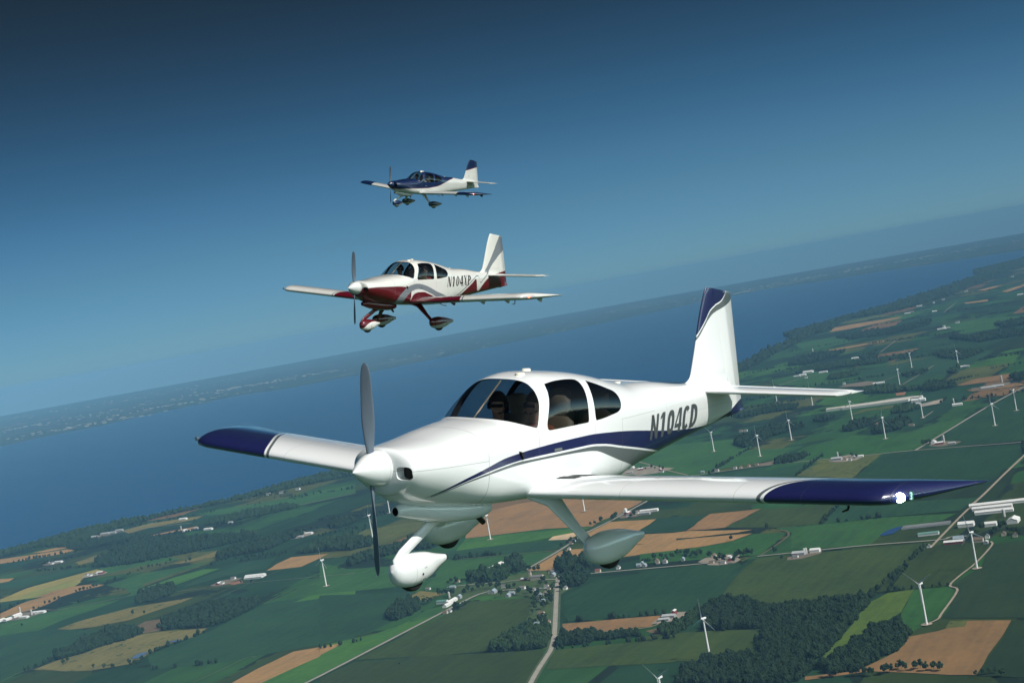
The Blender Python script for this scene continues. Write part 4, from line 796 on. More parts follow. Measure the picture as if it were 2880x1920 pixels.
def tree_parts(kind):
    """crown of many leaf clumps and a forked trunk, about 10 m tall"""
    rs = np.random.default_rng(40 + kind); base, F0 = ICO1; C = []
    n = 26
    for k in range(n):
        u = rs.normal(0, 1, 3); u /= np.linalg.norm(u); q = rs.uniform(.35, 1) ** .5
        tall = 1.0 if kind % 3 else 1.25
        C.append((u[0] * q * 3.4, u[1] * q * 3.4, 6.3 * tall + u[2] * q * 3.1 * tall, rs.uniform(.9, 1.7)))
    V = []; F = []
    for k, (x, y, z, r) in enumerate(C): V.append(base * r * rs.uniform(.75, 1.2, (len(base), 1)) + (x, y, z)); F.append(F0 + k * len(base))
    cm = mesh('crown', np.concatenate(V), np.concatenate(F).astype(np.int32), [M_LEAF if kind % 2 else M_LEAF2])
    g = Geo(); g.tube([(0, 0, -.2), (.05, 0, 2.5), (.1, .1, 5.5)], [.28, .20, .10], 6)
    for a in (0, 2.1, 4.2): g.tube([(.04, 0, 2.6), (1.3 * math.cos(a), 1.3 * math.sin(a), 4.6), (2.2 * math.cos(a), 2.2 * math.sin(a), 6.4)], [.12, .08, .03], 5)
    Vt, Ft = g.out(); tm = mesh('trunk', Vt, Ft, [M_BARK]); return cm, tm
TP = [tree_parts(k) for k in range(6)]

ORD = 'first second third fourth fifth sixth seventh eighth ninth tenth eleventh twelfth thirteenth fourteenth fifteenth sixteenth seventeenth eighteenth nineteenth twentieth twenty-first twenty-second twenty-third twenty-fourth twenty-fifth twenty-sixth'.split()
def ranked(label, i, n):
    """tells look-alikes of one place apart by their order across the photograph"""
    if n == 1 or n > len(ORD): return label
    return ('left ' if i == 0 else 'right ') + label if n == 2 else ORD[i] + '-from-left ' + label
TREE_LABEL = {'pasture': ('single round tree standing in the olive pasture at left', 'pasture trees'), 'farmside': ('lone tree in the green field beside the left-edge farm', 'field trees at left'), 'marsh': ('low tree along the lower rim of the olive marsh', 'marsh trees'),
  'tanedge': ('small tree along the lower edge of the long tan field at left', 'tan field trees'), 'tanedge2': ('tree in the clump at the upper end of the long tan field', 'tan field clump'), 'hedge': ('tree in the hedge lines between the left-hand fields', 'hedge trees'),
  'farm': ('tree beside the white barns on the left dirt track', 'dirt track trees'), 'west': ('tree along the left lane near the white farmstead', 'left lane trees'), 'shore': ('tree in the pastures just inland of the lake shore', 'shore pasture trees'), 'w': ('small tree at the tip of the long wood behind the nose wheel', 'wood tip trees'),
  'village': ('leafy tree between the houses of the village', 'village trees'), 'road': ('tree lining the main road just below the village', 'main road trees'), 'farm2': ('tree at the roadside by the white barns left of the village', 'roadside farm trees'), 'north': ('tree around the houses on the road north of the village', 'north road trees'),
  'lone': ('lone bush in the dark field at bottom centre', None), 'tan': ('dark tree at the pointed end of the tan strips', 'tan strip trees'), 'hedge2': ('tree in the short diagonal hedge under the near wing', 'diagonal hedge trees'), 'east': ('tree along the east road right of the village', 'east road trees'),
  'farm3': ('tall tree around the dairy houses at the right edge', 'dairy trees'), 'row': ('tree in the row along the lower edge of the big tan field', 'field row trees'), 'row2': ('tree in the bottom right corner row', 'corner trees'), 'wood edge': ('small tree strung out from the big wood at right', 'wood edge trees'),
  'lanewing': ('tree around the small farm behind the near wing root', 'wing root farm trees'),
  't': ('tree beside the farms on the county road behind the wing', 'county road trees')}
GROUPS = {}
for tg, P in TREES:
    for q in P:
        lb, grp = TREE_LABEL[tg]
        if tg in ('village', 'road', 'north'):                # tell these by the houses they stand among
            cl = min(CLUSTERS, key=lambda c: (c[0] - q[0]) ** 2 + (c[1] - q[1]) ** 2)[2]; lb = 'leafy tree among houses ' + cl; grp = 'trees ' + cl
        GROUPS.setdefault((lb, grp), []).append((q, tg))
for (lb, grp), P in GROUPS.items():
    P.sort(key=lambda q: q[0][0] / q[0][1])
    for i_, ((x, y), tg) in enumerate(P):
        k = random.randrange(6); s = random.uniform(1.15, 2.0) if tg in ('village', 'road', 'north', 'east', 'farm3', 'farm2', 'row', 't') else random.uniform(.9, 1.5)
        if tg == 'lone': s = .6
        e = empty('tree', (x, y, 1.0 + random.uniform(0, 1)), random.uniform(0, 6.28)); e.scale = (s, s, s * random.uniform(.9, 1.15)); tag(e, ranked(lb, i_, len(P)), 'tree', grp)
        for me in TP[k]: link(bpy.data.objects.new(me.name.split('.')[0], me), e)

# ------------------------------------------------------------------ buildings
def roof_mat(n, c): return plain(n, c, .6, .14, .25)
WALLS = dict(white=plain('white_siding', (.66, .66, .63), .7, .08, .3), red=plain('red_siding', (.20, .035, .03), .75, .15, .3), grey=plain('grey_siding', (.30, .31, .32), .7, .1, .3), beige=plain('beige_siding', (.46, .40, .31), .75, .1, .3), silo=plain('silo_concrete', (.42, .41, .38), .8, .1, .3))
ROOFS = dict(white=roof_mat('white_metal_roof', (.70, .70, .68)), grey=roof_mat('grey_shingles', (.17, .165, .16)), brown=roof_mat('brown_shingles', (.16, .115, .085)), red=roof_mat('red_roof', (.22, .075, .065)), green=roof_mat('green_metal_roof', (.12, .25, .21)), silver=roof_mat('silver_metal_roof', (.42, .43, .43)), beige=roof_mat('pale_membrane_roof', (.52, .49, .42)), blue=roof_mat('bluish_metal_roof', (.26, .33, .37)))
KIND = dict(whitebarn=('white', 'white', 'barn', 'long white barn'), redbarn=('red', 'white', 'barn', 'red barn with pale roof'), shed=('grey', 'silver', 'shed', 'silver-roofed shed'), greenbarn=('white', 'green', 'barn', 'green-roofed barn'),
            whitehouse=('white', 'grey', 'house', 'white grey-roofed house'), house=('beige', 'brown', 'house', 'beige brown-roofed house'), greyhouse=('grey', 'blue', 'house', 'grey bluish-roofed house'), redhouse=('beige', 'red', 'house', 'house with faded red roof'),
            longbarn=('white', 'beige', 'dairy shed', 'very long pale shed'), silo=('silo', 'silver', 'silo', 'round concrete silo'), church=('beige', 'grey', 'church', 'grey-roofed church with beige tower'), greyslab=('grey', 'beige', 'bunker', 'flat grey bunker'))
M_DOOR = plain('barn_door', (.12, .115, .11), .8); CACHE = {}

def building_meshes(ty, L, W, h):
    if (ty, L, W, h) in CACHE: return CACHE[(ty, L, W, h)]
    wl, rf, _, _ = KIND[ty]; P = []
    if ty == 'silo':
        r = L / 2; a = np.linspace(0, 2*np.pi, 14, endpoint=False); ring = lambda q, z: np.stack([q * np.cos(a), q * np.sin(a), np.full(14, z)], 1)
        g = Geo(); g.loft([ring(r, -.5), ring(r, h)]); P.append(('wall', g.out(), WALLS[wl])); g = Geo(); g.loft([ring(r * 1.03, h), ring(r * .85, h + r * .5), ring(r * .4, h + r * .85), ring(.1, h + r)]); P.append(('roof', g.out(), ROOFS[rf]))
    elif ty == 'greyslab':
        g = Geo(); 
        for k in range(5): g.box((0, -W/2 + W * k / 4, h / 2 - .25), (L, .8, h + .5))
        P.append(('wall', g.out(), WALLS[wl])); g = Geo()
        for k in range(4): g.box((0, -W/2 + W * (k + .5) / 4, h * .30), (L * .94, W / 4 - 1.2, h * .7 - .2 * k))
        P.append(('silage_cover', g.out(), ROOFS[rf]))
    else:
        ov = .5; rise = W * (.42 if ty.endswith('house') else .22 if ty != 'longbarn' else .12); x, y = L / 2, W / 2
        g = Geo(); g.add([(-x,-y,-.5),(x,-y,-.5),(x,y,-.5),(-x,y,-.5),(-x,-y,h),(x,-y,h),(x,y,h),(-x,y,h),(-x,0,h+rise),(x,0,h+rise)], [(0,1,5,4),(2,3,7,6),(1,2,6,9,5),(3,0,4,8,7)]); P.append(('wall', g.out(), WALLS[wl]))
        g = Geo(); sl = rise / y; X = x + ov; Y = y + ov; z0 = h - ov * sl + .12; z1 = h + rise + .12; th_ = .25
        g.add([(-X,-Y,z0),(X,-Y,z0),(X,0,z1),(-X,0,z1),(-X,Y,z0),(X,Y,z0),(-X,-Y,z0-th_),(X,-Y,z0-th_),(X,0,z1-th_),(-X,0,z1-th_),(-X,Y,z0-th_),(X,Y,z0-th_)], [(0,1,2,3),(3,2,5,4),(6,9,8,7),(9,10,11,8),(0,6,7,1),(4,5,11,10),(0,3,9,6),(3,4,10,9),(1,7,8,2),(2,8,11,5)]); P.append(('roof', g.out(), ROOFS[rf]))
        if ty.endswith('barn') or ty == 'shed':
            g = Geo(); g.box((x + .08, 0, h * .36), (.16, W * .34, h * .72)); P.append(('door', g.out(), M_DOOR))
        elif ty.endswith('house'):
            g = Geo(); g.box((-x * .4, y * .2, h + rise + .3), (.9, .7, 1.6)); P.append(('chimney', g.out(), ROOFS['brown']))
        if ty == 'church':
            g = Geo(); g.box((x + 3, 0, 10), (6, 6, 21)); P.append(('tower', g.out(), WALLS['beige'])); g = Geo(); g.add([(x-.2,-3.2,20.5),(x+6.2,-3.2,20.5),(x+6.2,3.2,20.5),(x-.2,3.2,20.5),(x+3,0,31)], [(0,1,4),(1,2,4),(2,3,4),(3,0,4),(0,3,2,1)]); P.append(('spire', g.out(), ROOFS['grey']))
    R = [mesh(n, V, F, [m]) for n, (V, F), m in P]; CACHE[(ty, L, W, h)] = R; return R

MEM = {}
for q in BUILDINGS:
    cl = min(CLUSTERS, key=lambda c: (c[0] - q[0]) ** 2 + (c[1] - q[1]) ** 2)[2]; MEM.setdefault((KIND[q[2]][3], cl), []).append(q)
for (lb, cl), qs in MEM.items():
    qs.sort(key=lambda q: q[0] / q[1])
    for i, (x, y, ty, L, W, h, o) in enumerate(qs):
        k = KIND[ty]; e = empty(k[2].replace(' ', '_'), (x, y, 1.1), GRID + (math.pi / 2 if o else 0) + random.uniform(-.05, .05))
        tag(e, ranked(lb, i, len(qs)) + ' ' + cl, k[2], k[2] + 's ' + cl)
        for me in building_meshes(ty, L, W, h): link(bpy.data.objects.new(me.name.split('.')[0], me), e)

# worn yards of dirt and gravel round the farms
YARD = [plain('farmyard_dirt', (.155, .125, .085), .95, .3, .04), plain('farmyard_gravel', (.25, .215, .165), .95, .25, .04)]
BYC = {}
for q in BUILDINGS:
    cl = min(CLUSTERS, key=lambda c: (c[0] - q[0]) ** 2 + (c[1] - q[1]) ** 2)[2]; BYC.setdefault(cl, []).append(q)
for i, (cl, qs) in enumerate(BYC.items()):
    if np.ptp([q[0] for q in qs]) > 170 or np.ptp([q[1] for q in qs]) > 320: continue
    if len(qs) < 3 or 'village' in cl or 'road' in cl and 'farm' not in cl: continue
    c = np.mean([q[:2] for q in qs], axis=0); a = np.linspace(0, 2*np.pi, 11)[:-1]; D = np.array([q[:2] for q in qs]) - c
    r = [28 + max(0, max(D @ (math.cos(t), math.sin(t)))) * .75 + random.uniform(-9, 12) for t in a]
    sheet('farmyard', [(c[0] + q * math.cos(t), c[1] + q * math.sin(t)) for q, t in zip(r, a)], 1.55 + .003 * i, YARD[i % 2])

# distant towns beyond the lake: pale roofs too many and too small to count
Q = []
for cx_, cy_, sx, sy, n in TOWNS:
    q = RNG.normal(0, 1, (n, 2)) * (sx, sy) + (cx_, cy_); Q.append(q)
Q = np.concatenate(Q); n = len(Q); s = RNG.uniform(6, 34, (n, 2)); hh = RNG.uniform(4, 12, n); B = np.array([(i, j, k) for k in (0, 1) for j in (-1, 1) for i in (-1, 1)], float)
V = np.broadcast_to(B, (n, 8, 3)).copy(); V[..., 0] = V[..., 0] * s[:, None, 0] + Q[:, None, 0]; V[..., 1] = V[..., 1] * s[:, None, 1] + Q[:, None, 1]; V[..., 2] *= hh[:, None]
F = (np.array([(0,1,5,4),(1,3,7,5),(3,2,6,7),(2,0,4,6),(4,5,7,6)])[None] + (np.arange(n) * 8)[:, None, None]).reshape(-1, 4).astype(np.int32)
tag(obj('distant_town', V.reshape(-1, 3), F, plain('town_roofs', (.34, .29, .23), .8, .4, .002)), None, None, None, 'stuff')

# ------------------------------------------------------------------ wind turbines
M_TWR = plain('turbine_white', (.72, .73, .72), .45, .05, .1); M_PAD = plain('turbine_pad_gravel', (.36, .30, .23), .95, .15, .2)
def turbine_meshes():
    a = np.linspace(0, 2*np.pi, 20, endpoint=False); P = []
    g = Geo(); g.loft([np.stack([r * np.cos(a), r * np.sin(a), np.full(20, z)], 1) for r, z in ((2.3, 0), (2.25, 4), (2.0, 25), (1.7, 52), (1.3, 78.4))]); P.append(('tower', g.out()))
    g = Geo(); g.loft([np.array([(x, sy * w / 2, 80 + sz * hgt / 2) for sy, sz in ((-1,-1),(1,-1),(1,.7),(.6,1),(-.6,1),(-1,.7))]) for x, w, hgt in ((3.0, 2.4, 2.6), (1.5, 3.4, 3.6), (-5.5, 3.4, 3.5), (-7, 2.6, 2.8))]); P.append(('nacelle', g.out()))
    g = Geo(); g.loft([np.stack([np.full(20, x), r * np.cos(a), 80 + r * np.sin(a)], 1) for x, r in ((2.6, 1.5), (4.2, 1.6), (5.2, 1.1), (5.8, .3))]); P.append(('hub', g.out()))
    g = Geo(); rings = []
    for r in np.linspace(1.2, 40.5, 16):
        f = r / 40.5; ch = hermite([0, .06, .2, .6, .95, 1], [1.7, 1.9, 3.3, 2.0, 1.0, .3], f); tk = hermite([0, .1, .3, 1], [1.7, 1.3, .6, .12], f); tw = .28 * (1 - f); b = np.linspace(0, 2*np.pi, 12, endpoint=False); c_, t_ = np.cos(b) * ch / 2 - ch * .12, np.sin(b) * tk / 2
        rings.append(np.stack([4.1 + t_ * math.cos(tw) + c_ * math.sin(tw), c_ * math.cos(tw) - t_ * math.sin(tw), np.full(12, r)], 1))
    g.loft(rings); P.append(('blade', g.out())); return {n: mesh(n, V, F, [M_TWR], n != 'nacelle') for n, (V, F) in P}
TM = turbine_meshes(); AX = math.atan2(-.56, -.83)
PLACE = dict(a='standing left of the big dark wood at lower right', b='in the bright green field at lower right', c='beside the access road below the right-edge dairy', d='with only its rotor showing at the bottom edge', e='just right of the tail, leftmost of the row behind the stabilizer', f='in front of the narrow dark wood right of the tail', g='second right of the tail, by the end of the narrow wood',
             h='standing before the left end of the long pale sheds', i='between the two dark woods below the long sheds', j='off the right end of the long pale sheds', k='beside the diagonal county road near the right edge', l='nearest the right edge, beyond the county road', m='with a track running to it above the long sheds', n='small and far off, its blades seen nearly level', o='farthest on the right, by a white farm',
             p='partly hidden behind the inner stabilizer', q='partly hidden behind the outer stabilizer', r='left of the nose wheel in the pale olive field', s='peeping from behind the nose cowling', t='on a pad between the nose wheel and the near wing', u='in the tan field with its top hidden by the near wing', v='far left, beside the small tan field')
for x, y, rot, tg in TURBINES:
    e = empty('wind_turbine', (x, y, .6), AX); tag(e, 'white wind turbine ' + PLACE[tg], 'wind turbine', 'wind turbines among the fields')
    for n in ('tower', 'nacelle', 'hub'): link(bpy.data.objects.new(n, TM[n]), e)
    for k in range(3):
        b = link(bpy.data.objects.new('blade', TM['blade']), e); b.matrix_local = Matrix.Translation((0, 0, 80)) @ Matrix.Rotation(math.radians(ROTSIGN * rot + 120 * k), 4, 'X')
    a = np.linspace(0, 2*np.pi, 12, endpoint=False); obj('gravel_pad', [(11 * math.cos(q), 11 * math.sin(q), 1.9) for q in a], [tuple(range(12))], M_PAD, e)

# ------------------------------------------------------------------ aircraft: lettering
def glyph(ch, serif):
    """polygons of one character in a unit box; thick and thin strokes"""
    a, b = (.38, .38) if not serif else (.34, .10)          # thick, thin
    P = []; R = []
    def bar(x0, y0, x1, y1, w0): P.append([(x0, y0), (x0 + w0, y0), (x1 + w0, y1), (x1, y1)])
    def srf(x, y, w0, up): P.append([(x - .10, y), (x + w0 + .10, y), (x + w0 + .10, y + (.05 if up else -.05)), (x - .10, y + (.05 if up else -.05))])
    def ring(t0, t1, wx, wy, sq=2.4, x0=0, x1=1, y0=0, y1=1):
        th = np.radians(np.linspace(t0, t1, 29)); c, s = np.cos(th), np.sin(th); e = 2 / sq
        cx_, cy_, rx, ry = (x0 + x1) / 2, (y0 + y1) / 2, (x1 - x0) / 2, (y1 - y0) / 2
        fx, fy = np.sign(c) * np.abs(c) ** e, np.sign(s) * np.abs(s) ** e
        o = np.stack([cx_ + rx * fx, cy_ + ry * fy], 1); i = np.stack([cx_ + (rx - wx) * fx, cy_ + (ry - wy) * fy], 1)
        for k in range(28): P.append([tuple(o[k]), tuple(o[k+1]), tuple(i[k+1]), tuple(i[k])])
    if ch == 'N':
        a = .29 if not serif else a
        bar(0, 0, 0, 1, b if serif else a); bar(1 - (b if serif else a), 0, 1 - (b if serif else a), 1, b if serif else a); bar(1 - a, 0, 0, 1, a)
        if serif: srf(0, 0, b, True); srf(1 - b, 1, b, False); srf(-.02, 1, b, False)
    elif ch == '1':
        bar(.36, 0, .36, 1, a); P.append([(.10, .74), (.36, .80), (.36, 1), (.10, .84)])
        if serif: srf(.36, 0, a, True)
    elif ch == '0': ring(0, 360, a * .95, b * .6 if not serif else b, 2.6 if not serif else 2.0)
    elif ch == '4':
        bar(.58, 0, .58, 1, a * .9); bar(0, .22, 1, .22, 0); P[-1] = [(0, .20), (1, .20), (1, .36), (0, .36)]; P.append([(0, .36), (.22, .36), (.70, 1), (.50, 1)])
        if serif: srf(.58, 0, a, True)
    elif ch == 'C': ring(42, 318, a * .95, .18, 2.6)
    elif ch == 'D':
        ring(-90, 90, a * .95, .18, 2.6, x0=-.6); P[:] = [q for q in P if min(v[0] for v in q) > .20]
        m = min(v[0] for q in P for v in q) + .02
        bar(0, 0, 0, 1, a); P.append([(a, .82), (m, .82), (m, 1), (a, 1)]); P.append([(a, 0), (m, 0), (m, .18), (a, .18)])
    elif ch == 'X':
        bar(1 - a, 0, 0, 1, a); bar(0, 0, 1 - b, 1, b)
        srf(0, 0, b, True); srf(1 - a, 0, a, True); srf(0, 1, a, False); srf(1 - b, 1, b, False)
    elif ch == 'P':
        ring(-90, 90, a, b * 1.3, 2.0, x0=-.35, y0=.44); P[:] = [q for q in P if min(v[0] for v in q) > .24]; bar(.06, 0, .06, 1, a); srf(.06, 0, a, True)
    return P

def lettering(text, s0, z0, adv, wid, hgt, shear, slope, serif, mat, parent, side=1):
    lift = .003
    for k, ch in enumerate(text):
        V = []; F = []
        for P in glyph(ch, serif):
            lift += 1.5e-6; P = np.array(P, float); n = 2
            a, b, c, d = P                                  # split into n x 6 cells so that the letters follow the skin
            ny = 6; base = len(V)
            for i in range(ny + 1):
                for j in range(n + 1):
                    f, g = i / ny, j / n; q = (a * (1-g) + b * g) * (1-f) + (d * (1-g) + c * g) * f
                    s = s0 + k * adv + q[0] * wid + q[1] * shear; z = z0 + q[1] * hgt + slope * (k * adv)
                    V.append((-s, side * (float(side_y(s, z)) + lift), z))
            for i in range(ny):
                for j in range(n):
                    p = base + i * (n + 1) + j; F.append((p, p + 1, p + n + 2, p + n + 1))
        obj('letter' if ch.isalpha() else 'digit', V, F, mat, parent)

# ------------------------------------------------------------------ aircraft: assembly
def teardrop(nose, tail, rx, rz, zdrop=0.0, n=36, m=36):
    """a wheel fairing between two points of the x axis"""
    nose = np.array(nose, float); tail = np.array(tail, float); rings = []
    for x in (1 - np.cos(np.linspace(0.10, np.pi * .985, m))) / 2:
        r = hermite([0, .03, .11, .33, .58, .84, 1.0], [0, .42, .78, 1.0, .86, .44, .20], x)
        c = nose + (tail - nose) * x; th = np.linspace(0, 2 * np.pi, n, endpoint=False); e = 2 / 2.12
        cz, sz = np.cos(th), np.sin(th)
        y = rx * r * np.sign(cz) * np.abs(cz) ** e; z = rz * r * np.sign(sz) * np.abs(sz) ** e
        z = np.where(z < -rz * .97, -rz * .97, z)
        rings.append(np.stack([np.full(n, c[0]), c[1] + y, c[2] + z - zdrop * r], 1))
    return rings

def aircraft(name, label, cat, mw, res, lv):
    root = empty(name, mw=mw); tag(root, label, cat, 'light aircraft flying in formation')
    key = res
    if key not in SKINS: SKINS[key] = build_skin(res)
    V, Fc = SKINS[key]
    allk = lambda c: np.ones(len(c), bool)
    mh = paint(name + '_body_paint', lv['base'], lv['hull'], [('s', 1.338, .0035, []), ('z', -.018, .003, [('s', '<', 1.338)]), ('s', 2.125, .003, [('z', '>', -.35), ('z', '<', .2)]),
               ('s', 3.15, .0022, [('z', '>', -.10), ('z', '<', .15)]), ('s', 3.745, .003, [('z', '<', .16)]), ('z', .145, .0022, [('s', '>', 3.745), ('s', '<', 4.6)]), ('s', 4.95, .0015, []), ('s', 5.75, .0015, []), ('z', .02, .0012, [('s', '>', 4.95)])], lining=(.035, .035, .037))
    def part(nm, k, keep, m, sm=True):
        r = split(V, Fc[k], keep); return obj(nm, r[0], r[1], m, root, sm)
    fus = part('fuselage', 0, lambda c: c[:, 0] >= 1.34, mh); cowl = part('cowling', 0, lambda c: c[:, 0] < 1.34, mh)
    ws = part('windshield', 1, allk, M_WS)
    for sg in (1, -1):
        part('door_window', 2, lambda c: c[:, 1] * sg > 0, lv.get('side_glass', M_SIDE)); part('rear_window', 3, lambda c: c[:, 1] * sg > 0, M_REAR)
        # cooling inlet: a recess behind the cowl lip
        r = split(V, Fc[4], lambda c: c[:, 1] * sg > 0); W, fl = r; back = W.copy(); back[:, 0] -= .11; nV = len(W)
        ed = {}
        for f in fl:
            for q in f:
                for a in range(len(q)):
                    e = (int(q[a]), int(q[(a + 1) % len(q)])); ed[e] = 1
        bd = [e for e in ed if (e[1], e[0]) not in ed]
        F2 = [tuple(int(i) + nV for i in q) for f in fl for q in f]; n0 = len(F2); F2 += [(e[0], e[1], e[1] + nV, e[0] + nV) for e in bd]
        by = sorted(range(len(F2)), key=lambda i: len(F2[i])); mi = [0 if i < n0 else 1 for i in range(len(F2))]
        t3 = [i for i in range(len(F2)) if len(F2[i]) == 3]; t4 = [i for i in range(len(F2)) if len(F2[i]) == 4]
        arr = [np.array([F2[i] for i in t], dtype=np.int32) for t in (t3, t4) if t]
        obj('air_inlet', np.concatenate([W, back]), arr, [M_BLK, mh], cowl, False, [mi[i] for i in t3 + t4])
    # spinner and propeller
    g = Geo(); x = np.linspace(.001, .36, 26); th = np.linspace(0, 2*np.pi, 48, endpoint=False)
    prof = [(s, .178 * (1 - (1 - s / .37) ** 1.9)) for s in x] + [(.372, .176), (.374, .12)]
    g.loft([np.stack([np.full(48, -s), r * np.cos(th), r * np.sin(th)], 1) for s, r in prof])
    sp = g.obj('spinner', paint(name + '_spinner_paint', lv['spinner'], (), [('s', .338, .0025, [])]), root, True)
    prop = None
    for k in (0, 1):
        g = Geo(); rings = []
        for r in np.linspace(.15, 1.0, 22):
            f = (r - .15) / .85; ch = hermite([0, .12, .4, .75, .95, 1], [.07, .09, .125, .112, .075, .02], f); tk = hermite([0, .2, 1], [.05, .024, .006], f); pit = math.atan2(1.9 / (2 * math.pi), r)
            a = np.linspace(0, 2 * np.pi, 16, endpoint=False); cx_, cz_ = np.cos(a) * ch / 2, np.sin(a) * tk / 2
            dx = cx_ * math.sin(pit) + cz_ * math.cos(pit); dy = -cx_ * math.cos(pit) + cz_ * math.sin(pit)
            an = lv['prop'] + math.pi * k
            rings.append(np.stack([-.26 + dx, dy * math.cos(an) - r * math.sin(an), dy * math.sin(an) + r * math.cos(an)], 1))
        g.loft(rings); g.obj('propeller_blade', M_BLADE, root, True)
    # induction scoop, exhausts
    g = Geo(); rings = []; ths = np.linspace(0, 2*np.pi, 32, endpoint=False); sc = ([.585,.62,.75,1.0,1.3,1.55,1.66,1.71], [.046,.058,.10,.20,.28,.31,.305,.30], [-.500,-.507,-.545,-.602,-.648,-.662,-.650,-.630], [-.395,-.388,-.36,-.38,-.40,-.42,-.44,-.45])
    for s in np.concatenate([[.585, .60, .62], np.linspace(.65, 1.71, 26)]):
        w_, zb_, zt_ = (hermite(sc[0], sc[i], s) for i in (1, 2, 3)); e = 2 / (2.0 + min(1, max(0, (s - .7) / .4)) * .6); c, q = np.cos(ths), np.sin(ths)
        rings.append(np.stack([np.full(32, -s), w_ * np.sign(c) * np.abs(c) ** e, (zt_ + zb_) / 2 + (zt_ - zb_) / 2 * np.sign(q) * np.abs(q) ** e], 1))
    inner = rings[0].copy(); inner[:, 1] *= .80; inner[:, 2] = (inner[:, 2] + .4475) * .80 - .4475
    deep = inner.copy(); deep[:, 0] -= .12
    g.loft([inner] + rings, caps=False)
    scp = g.obj('intake_scoop', paint(name + '_scoop_paint', lv['belly']), root, True)
    g = Geo(); g.loft([inner, deep], caps=False); n0 = len(g.F); g.F.append(tuple(range(32, 64))); g.obj('intake_opening', M_BLK, scp)
    endr = rings[-1].copy(); endr[:, 0] += .02; g = Geo(); g.add(endr, [tuple(range(32))]); g.obj('cowl_exit', M_BLK, scp)
    for sg in (1, -1):
        g = Geo(); g.tube([(-1.50, sg * .19, -.55), (-1.60, sg * .19, -.62), (-1.70, sg * .19, -.70)], [.028, .028, .028], 14, caps=False)
        g.tube([(-1.70, sg * .19, -.70), (-1.60, sg * .19, -.62)], [.024, .024], 14); g.obj('exhaust_pipe', M_STEEL, root, True)
    # wings
    mwg = paint(name + '_wing_paint', lv['wing_base'], lv['wing'], [('s', 3.08, .003, [('y', '>', .62)]), ('y', 2.865, .002, [('s', '>', 2.0)]), ('y', 1.62, .0015, []), ('y', 3.55, .0015, []), ('y', 4.36, .002, []), ('s', 2.38, .0012, [('y', '>', .7)])])
    for sg in (1, -1):
        ys = np.concatenate([np.concatenate([np.linspace(.45, 4.3, 30), np.linspace(4.31, 4.355, 4)]), 4.365 + .42 * np.linspace(0, 1, 30)])
        g = Geo(); rings = [wing_loop(y, 0, .757 if y < 4.36 else 1.0, sg) for y in ys if y < 4.36]
        nn = len(rings[0]); g.loft(rings); w = g.obj('wing', mwg, root, True)
        g = Geo(); rings = [wing_loop(y, 0, 1.0, sg) for y in ys if y >= 4.36]; rings.insert(0, wing_loop(4.356, 0, 1.0, sg))
        g.loft(rings); tip = g.obj('wing_tip', mwg, root, True)
        for nm, y0, y1 in (('flap', .66, 2.86), ('aileron', 2.87, 4.345)):
            g = Geo(); g.loft([wing_loop(y, .762, 1.0, sg) for y in np.linspace(y0, y1, 12)]); fl = g.obj(nm, mwg, root, False)
            for f in fl.data.polygons: f.use_smooth = len(f.vertices) == 4
        # landing and position light behind a clear lens at the tip corner
        le = np.array([-2.055, sg * 4.50, -.185])
        g = Geo(); rings = []; xf, uf, lf = foil(.138, .022, 200)
        for y in np.linspace(4.365, 4.535, 13):
            a, z, kk = wing_le(y); wdw = max(.05, 1 - ((y - 4.45) / .086) ** 2) ** .5; ch = 3.42 - a; th_ = (ch / 1.42) * (1 - kk) ** .15; q = np.linspace(-1, 1, 13); x_ = .05 * wdw**2 * q**2
            zz = np.where(q > 0, np.interp(x_, xf, uf), np.interp(x_, xf, lf)) * 1.42 * th_
            rings.append(np.stack([-(a + x_ * ch) + .018 * wdw, np.full(13, sg * y), z + zz * 1.05 - .022 * x_], 1))
        g.loft(rings, caps=False, closed=False); lens = g.obj('light_lens', M_LENS, tip, True)
        yl = 4.415; a, z, _ = wing_le(yl); g = Geo(); aa = np.linspace(0, 2*np.pi, 20, endpoint=False)
        fwd_ = np.array([.995, sg * .10, 0]); u = np.array([-.10 * sg, .995, 0]); 
        if sg > 0 and lv['light']:
            ring = np.array([-(a - .022), sg * yl, z + .004]) + .042 * (np.cos(aa)[:, None] * u + np.sin(aa)[:, None] * np.array([0, 0, 1]))
            g.loft([ring, ring - np.array([.02, 0, 0])]); g.obj('landing_light', lv['light'], tip)
            g = Geo(); g.box((-(wing_le(4.468)[0] + .008), sg * 4.468, z + .010), (.030, .026, .070)); g.obj('circuit_board', M_BOARD, tip)
            for i in range(3):
                for j in range(2): g = Geo(); g.box((-(wing_le(4.468)[0] - .008), sg * (4.461 + .014 * j), z - .014 + .024 * i), (.006, .008, .012)); g.obj('diode', M_BOARD2, tip)
        else:
            ring = np.array([-(a - .012), sg * 4.49, z + .006]) + .026 * (np.cos(aa)[:, None] * u + np.sin(aa)[:, None] * np.array([0, 0, 1]))
            g.loft([ring, ring - np.array([.02, 0, 0])]); g.obj('position_light', lv['nav'] if sg > 0 else M_ALU, tip)
        # brackets and pipes under the wing
        for yb in (1.15, 2.20, 3.05, 4.15):
            a, z, _ = wing_le(yb); g = Geo(); t_ = .008
            P = [(-3.00, z - .045), (-3.30, z - .045), (-3.28, z - .15), (-3.22, z - .16)]
            g.loft([np.array([(x_, sg * yb - t_, z_) for x_, z_ in P]), np.array([(x_, sg * yb + t_, z_) for x_, z_ in P])]); g.obj('hinge_bracket', mwg, root)
        if sg > 0:
            a, z, _ = wing_le(3.72); g = Geo(); g.tube([(-2.62, 3.72, z - .05), (-2.62, 3.72, z - .155), (-2.60, 3.72, z - .172), (-2.50, 3.72, z - .175)], [.012, .012, .011, .008], 8); g.obj('pitot_tube', M_BLK, root, True)
